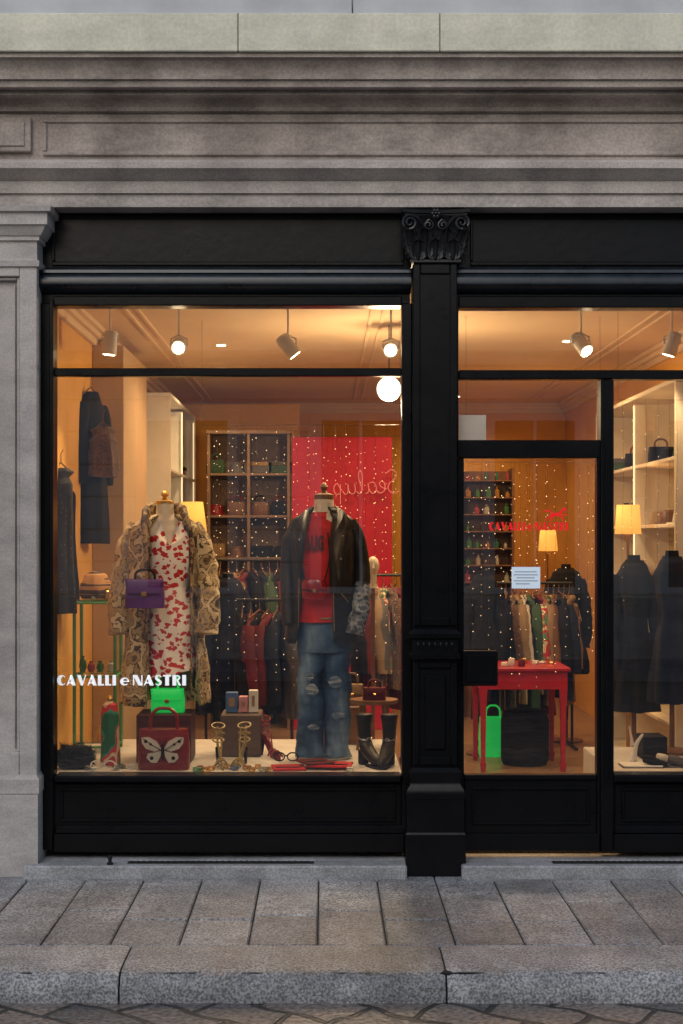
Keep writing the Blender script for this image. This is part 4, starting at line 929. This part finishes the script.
def sandal(px,y,rot,mt,lab):
    cx=X(px,y); e=thing('high_heel_sandal',lab,'shoe',(cx,y,DZ),group='strappy sandals')
    R_=Matrix.Translation((cx,y,0))@Matrix.Rotation(rot,4,'Z')
    b=B(); b.tube([(0,.09,DZ+.095),(0,.05,DZ+.085),(0,-.01,DZ+.035),(0,-.06,DZ+.009),(0,-.12,DZ+.009)],[.02,.024,.024,.034,.02],10,5,flat=.22); b.xf(0,R_); b.done('sole',mt,e)
    b=B(); b.tube([(0,.085,DZ+.09),(0,.1,DZ)],[.014,.006],8); b.xf(0,R_); b.done('heel',CLOTHB,e)
    b=B()
    for z,r,tl in((.205,.034,.012),(.165,.031,-.01),(.13,.029,.008)):
        b.tube([(r*math.cos(t*.524),.07+r*math.sin(t*.524),DZ+z+tl*math.sin(t*.524)) for t in range(13)],.0042,6)
    for yy,w_,hh_ in((-.035,.03,.05),(-.07,.034,.045),(-.1,.026,.035)): b.tube([(-w_,yy,DZ+.012),(-w_*.6,yy,DZ+hh_*.8),(0,yy,DZ+hh_),(w_*.6,yy,DZ+hh_*.8),(w_,yy,DZ+.012)],.005,6,3)
    b.tube([(-.012,.04,DZ+.2),(-.012,.02,DZ+.13),(0,-.03,DZ+.055)],.004,6,3); b.tube([(.012,.04,DZ+.2),(.012,.02,DZ+.13),(0,-.03,DZ+.055)],.004,6,3); b.tube([(0,.1,DZ+.09),(0,.104,DZ+.2)],.006,6)
    b.xf(0,R_); b.done('strap',mt,e)
sandal(220,.26,.2,OLIVE,'olive gold strappy high heeled sandal with ankle straps'); sandal(241,.28,-.2,OLIVE,'olive gold strappy high heeled sandal with ankle straps')
sandal(270,.6,.5,MAROON,'dark red strappy high heeled sandal behind wallets')
def boot(px,y,rot):
    cx=X(px,y); e=thing('ankle_boot','black leather ankle boot with heel standing on platform','boot',(cx,y,DZ),group='pair of black ankle boots')
    R_=Matrix.Translation((cx,y,0))@Matrix.Rotation(rot,4,'Z')
    b=B(); b.tube([(0,.03,DZ+.265),(0,.03,DZ+.255),(0,.03,DZ+.2),(0,.022,DZ+.13),(0,-.005,DZ+.085),(0,-.07,DZ+.05),(0,-.125,DZ+.034),(0,-.15,DZ+.026)],[.040,.044,.038,.033,.036,.032,.026,.010],16,5,.05); b.xf(0,R_); b.done('upper',LEATH,e,smooth=70)
    b=B(); b.box(-.030,.030,-.145,-.03,DZ,DZ+.012,.005); b.box(-.022,.022,.02,.062,DZ,DZ+.075,.004); b.xf(0,R_); b.done('sole',CLOTHB,e)
    b=B()
    b.tube([(.036*math.cos(t*.4488),.024+.036*math.sin(t*.4488),DZ+.14+.008*math.sin(t*.4488)) for t in range(15)],.004,6); b.box(-.01,.01,-.022,-.014,DZ+.125,DZ+.145,.002); b.xf(0,R_); b.done('buckle_strap',STEEL,e)
boot(367,.32,.45); boot(388,.30,-.3)
for i,(p0,p1,r) in enumerate(((272,305,.1),(308,352,-.12),(300,330,.4))):
    y_=.2+.02*i; b=B(); b.box(X(p0,y_),X(p1,y_),y_-.08,y_+.08,DZ+.012*i+.001,DZ+.012+.012*i,.003,rz=r); b.mi=1; b.box(X(p0,y_)+.02,X(p1,y_)-.02,y_-.05,y_-.02,DZ+.0125+.012*i,DZ+.0135+.012*i,0,rz=r)
    b.done('leather_wallet',[DREDC if i==2 else REDC,CLOTHB],label='flat red leather wallet lying on platform',cat='wallet',group='red wallets')
e=thing('small_table','small round wooden table on thin legs','table',(X(374,.95),.95,DZ))
b=B(); cx=X(374,.95); zt=Z(699,.95); b.lathe(cx,.95,[(.13,zt-.022),(.135,zt-.01),(.135,zt)],28); b.done('top',WOOD,e)
for a in(.6,2.2,3.8,5.3): b=B(); b.tube([(cx+.09*math.cos(a),.95+.09*math.sin(a),zt-.02),(cx+.12*math.cos(a),.95+.12*math.sin(a),DZ)],[.012,.008],8); b.done('leg',WOOD,e)
handbag('handbag',cx+.0,.9,zt+.001,.13,.07,.06,DREDC,DREDC,GOLD,.04,'small dark red handbag on round wooden table',True)
handbag('handbag',X(352,1.2),1.2,DZ+.22,.13,.12,.06,TANC,WOOD,GOLD,.06,'small tan handbag on a brown box',True)
b=B(); b.box(X(338,1.2),X(366,1.2),1.1,1.3,DZ,DZ+.219,.005); b.done('display_box',WOOD,label='brown wooden plinth box on display platform',cat='box')
e=thing('ceramic_head','cream mannequin head ornament on slim stand','ornament',(X(373,1.5),1.5,FZ))
b=B(); cx=X(373,1.5); b.sphere((cx,1.5,Z(566,1.5)),(.038,.045,.058),16,10); b.lathe(cx,1.5,[(.035,Z(588,1.5)),(.02,Z(584,1.5)),(.022,Z(574,1.5))],12); b.tube([(cx,1.458,Z(563,1.5)),(cx,1.445,Z(568,1.5)),(cx,1.457,Z(570,1.5))],[.004,.008,.004],6); b.done('head',CREAM,e)
b=B(); b.lathe(cx,1.5,[(.1,FZ),(.1,FZ+.02),(.012,FZ+.04),(.012,Z(588,1.5))],14); b.done('stand',WOOD,e)
# ---------------- red desk through door
y0,y1=2.35,2.95
zt=.86
e=thing('red_desk','glossy red wooden desk with straight legs','desk',(X(524,2.5),2.6,FZ))
x0,x1=X(477,2.35),X(571,2.35)
b=B(); b.box(x0,x1,y0,y1,zt-.025,zt,.005); b.done('top',REDP,e)
b=B(); b.box(x0+.03,x1-.03,y0+.02,y0+.04,zt-.145,zt-.026,.003); b.box(x0+.03,x1-.03,y1-.04,y1-.02,zt-.145,zt-.026,.003); b.box(x0+.02,x0+.04,y0+.045,y1-.045,zt-.145,zt-.026,.003); b.box(x1-.04,x1-.02,y0+.045,y1-.045,zt-.145,zt-.026,.003); b.done('apron',REDP,e)
for u in(x0+.045,x1-.045):
    for v in(y0+.045,y1-.045): b=B(); b.loft([[(u+a*r,v+c*r,z) for a,c in((-1,-1),(1,-1),(1,1),(-1,1))] for z,r in((FZ,.014),(FZ+.05,.02),(FZ+.07,.014),(FZ+.4,.018),(zt-.146,.026),(zt-.03,.026))]); b.done('leg',REDP,e)
for i in range(9):
    xx=x0+.08+i*(x1-x0-.16)/8; yy=y0+rnd.uniform(.1,.4); h=rnd.uniform(.015,.05); m_=rnd.choice([GOLD,CLOTHB,TANC,WHITEC,DREDC])
    b=B(); b.lathe(xx,yy,[(.022,zt+.001),(.026,zt+h*.4),(.022,zt+h*.9),(.014,zt+h)],10); b.done('trinket',m_,label='small trinket dish standing on the red desk',cat='ornament',group='trinkets on red desk')
b=B(); cx=X(522,2.9); b.loft([ell(cx,2.75,z,rx,ry,26,.01,4,0) for z,rx,ry in interp([(FZ,.15,.14),(FZ+.04,.165,.15),(FZ+.3,.165,.15),(FZ+.36,.15,.14),(FZ+.375,.1,.1)],3)]); b.done('pouffe',CLOTHB,label='dark round upholstered pouffe under red desk',cat='pouffe')
handbag('handbag',X(493,3.1),3.1,FZ+.001,.2,.28,.1,GREENB,GREENB,GOLD,.08,'made-up bright green tote bag standing in for green glow behind desk',False,clasp=False)  # added bag, put here in place of a green glow behind the desk
b=B(); b.box(X(512),X(540.5),.0105,.0125,Z(588.5),Z(567)); b.mi=1
for i,(a,c) in enumerate(((515,537),(514,538),(517,535),(514,538),(516,530))): b.box(X(a),X(c),.0092,.0104,Z(572.2+i*3),Z(571.6+i*3))
b.done('notice',[M('paper',(.72,.8,.88),(.68,.75,.84),.6,bump=0,emis=((.6,.8,1),.25)),GREYC],label='small white paper notice taped to glass door',cat='notice')  # paper material has a bluish glow added to its colour
SH=[CLOTHB,WOOD,TANC,MAROON,GREYC,WHITEC,GREENC,CLOTHB]
def put(xc,y_,z,mats=SH):
    m_=rnd.choice(mats); t=rnd.random()
    if t<.4: handbag('handbag',xc,y_,z,.16,.11,.1,m_,rnd.choice(mats),GOLD,.05,'small handbag displayed on shop shelf',False,clasp=False)
    elif t<.7:
        b=B(); b.loft([ell(xc,y_,zq,r,r,20) for zq,r in((z,.1),(z+.008,.1),(z+.012,.065),(z+.08,.055),(z+.09,.03))]); b.done('felt_hat',m_,label='brimmed felt hat on shop shelf',cat='hat',group='hats on shelves')
    else:
        b=B(); b.box(xc-.1,xc+.1,y_-.09,y_+.09,z,z+.09,.005); b.mi=1; b.box(xc-.103,xc+.103,y_-.093,y_+.093,z+.06,z+.093,.004); b.done('shoe_box',[m_,rnd.choice(mats)],label='lidded storage box on shop shelf',cat='box',group='boxes on shelves')
zs=lambda z0,z1,n:[z0+.05+(z1-z0-.1)*i/n+.0235 for i in range(n)]
for z in zs(FZ,2.75,5)[2:]:
    for y_ in (3.8,4.25,4.85,5.3): put(XL+.17,y_,z)
for z in zs(FZ,2.6,6)[2:]:
    for y_ in (1.2,1.5,1.85,2.1,2.5,2.85,3.2): put(XR-.17,y_,z)
for z in SHZ[2:]:
    for p in (216,237,260,281): put(X(p,4.75),4.75,z,[CLOTHB,WOOD,TANC,MAROON,GREYC,GREENC])
e=thing('open_book','open white art book lying on platform','book',(X(650,.25),.25,.536)); 
b=B()
for s in(-1,1): b.box(X(640,.25)+ (0 if s>0 else -.1),X(640,.25)+(.1 if s>0 else 0),.16,.3,.537,.547,.003)
b.done('pages',WHITE,e)
b=B(); b.box(X(640,.25)-.105,X(640,.25)+.105,.155,.305,.5355,.5369); b.done('cover',CLOTHB,e)
b=B(); b.tube([(X(633,.4),.4,.536),(X(636,.4),.4,.62),(X(642,.4),.38,.68)],[.02,.012,.006],8,4); b.tube([(X(633,.4),.4,.62),(X(629,.4),.4,.72)],[.008,.004],8); b.done('ornament',WHITE,label='pale curved bird-like ornament on platform',cat='ornament')
for i,(px,y_) in enumerate(((655,.2),(668,.25),(680,.2))):
    b=B(); cx=X(px,y_); b.tube([(cx-.05,y_+.02,.575),(cx-.02,y_,.57),(cx+.02,y_-.01,.555),(cx+.06,y_-.02,.55)],[.022,.024,.02,.012],10,4); b.box(cx-.06,cx+.065,y_-.03,y_+.03,.536,.542,.002); b.done('flat_shoe',[CLOTHB,WHITEC,GREYC][i],label='low dark shoe on the side window platform',cat='shoe',group='low shoes')
b=B(); b.box(X(640,.5),X(664,.5),.42,.6,.536,.66,.005); b.done('display_box',CLOTHB,label='black plinth box on side window platform',cat='box')

# ================================================================ BUILDING ACROSS THE STREET (seen in reflections)
ob_=thing('street_building','pale plastered building with tall windows facing the shop','building',(0,-13.3,.05))
PL=M('pale_plaster',(.80,.73,.68),(.68,.62,.57),.85,scale=1,bump=.2)
DKW=M('dark_window',(.03,.03,.035),None,.2,bump=0)
b=B(); b.box(-14,14,-14,-13.3,.05,5.6); b.mi=1; b.box(-14,14,-13.3,-13.15,.05,.9,.01); b.box(-14,14,-13.299,-13.0,4.1,4.3,.02); b.box(-14,14,-13.299,-12.9,5.4,5.6,.02); b.mi=0
for r in range(7): b.box(-14,14,-13.299,-13.27,.95+r*.45,.95+r*.45+.42,.012)
b.done('wall',[PL,STONE2],ob_)
for i in range(-5,6):
    xx=i*2.4+.5
    b=B(); b.box(xx-.72,xx+.72,-13.269,-13.2,.95,3.5,.01); b.mi=1; b.box(xx-.55,xx+.55,-13.198,-13.19,1.05,3.35); b.mi=0; b.box(xx-.02,xx+.02,-13.189,-13.17,1.05,3.35); b.done('window',[PL,DKW],ob_)

# ================================================================ WORLD, SUN, CAMERA
w=bpy.data.worlds.new('World'); scene.world=w; w.use_nodes=True; nt=w.node_tree
sk=nt.nodes.new('ShaderNodeTexSky'); sk.sky_type='NISHITA'; sk.sun_disc=False; sk.sun_elevation=math.radians(26); sk.sun_rotation=math.radians(195); sk.dust_density=1.6; sk.ozone_density=1.5
bg=nt.nodes['Background']; bg.inputs['Strength'].default_value=.115; nt.links.new(sk.outputs[0],bg.inputs[0])
s=bpy.data.lights.new('sun','SUN'); s.energy=.8; s.angle=math.radians(30); s.color=(1,.96,.92)
so=bpy.data.objects.new('sun',s); scene.collection.objects.link(so); so.rotation_euler=(math.radians(46),0,math.radians(-15))
cam=bpy.data.cameras.new('camera'); co=bpy.data.objects.new('camera',cam); scene.collection.objects.link(co)
co.location=(0,-D,EYE); co.rotation_euler=(math.radians(90),0,0)
cam.sensor_fit='VERTICAL'; cam.sensor_height=36; cam.sensor_width=24; cam.lens=F/1024*36; cam.clip_end=300
cam.shift_x=16.5/1024; cam.shift_y=28/1024
scene.camera=co
scene.view_settings.view_transform='Standard'; scene.view_settings.look='None'; scene.view_settings.exposure=0
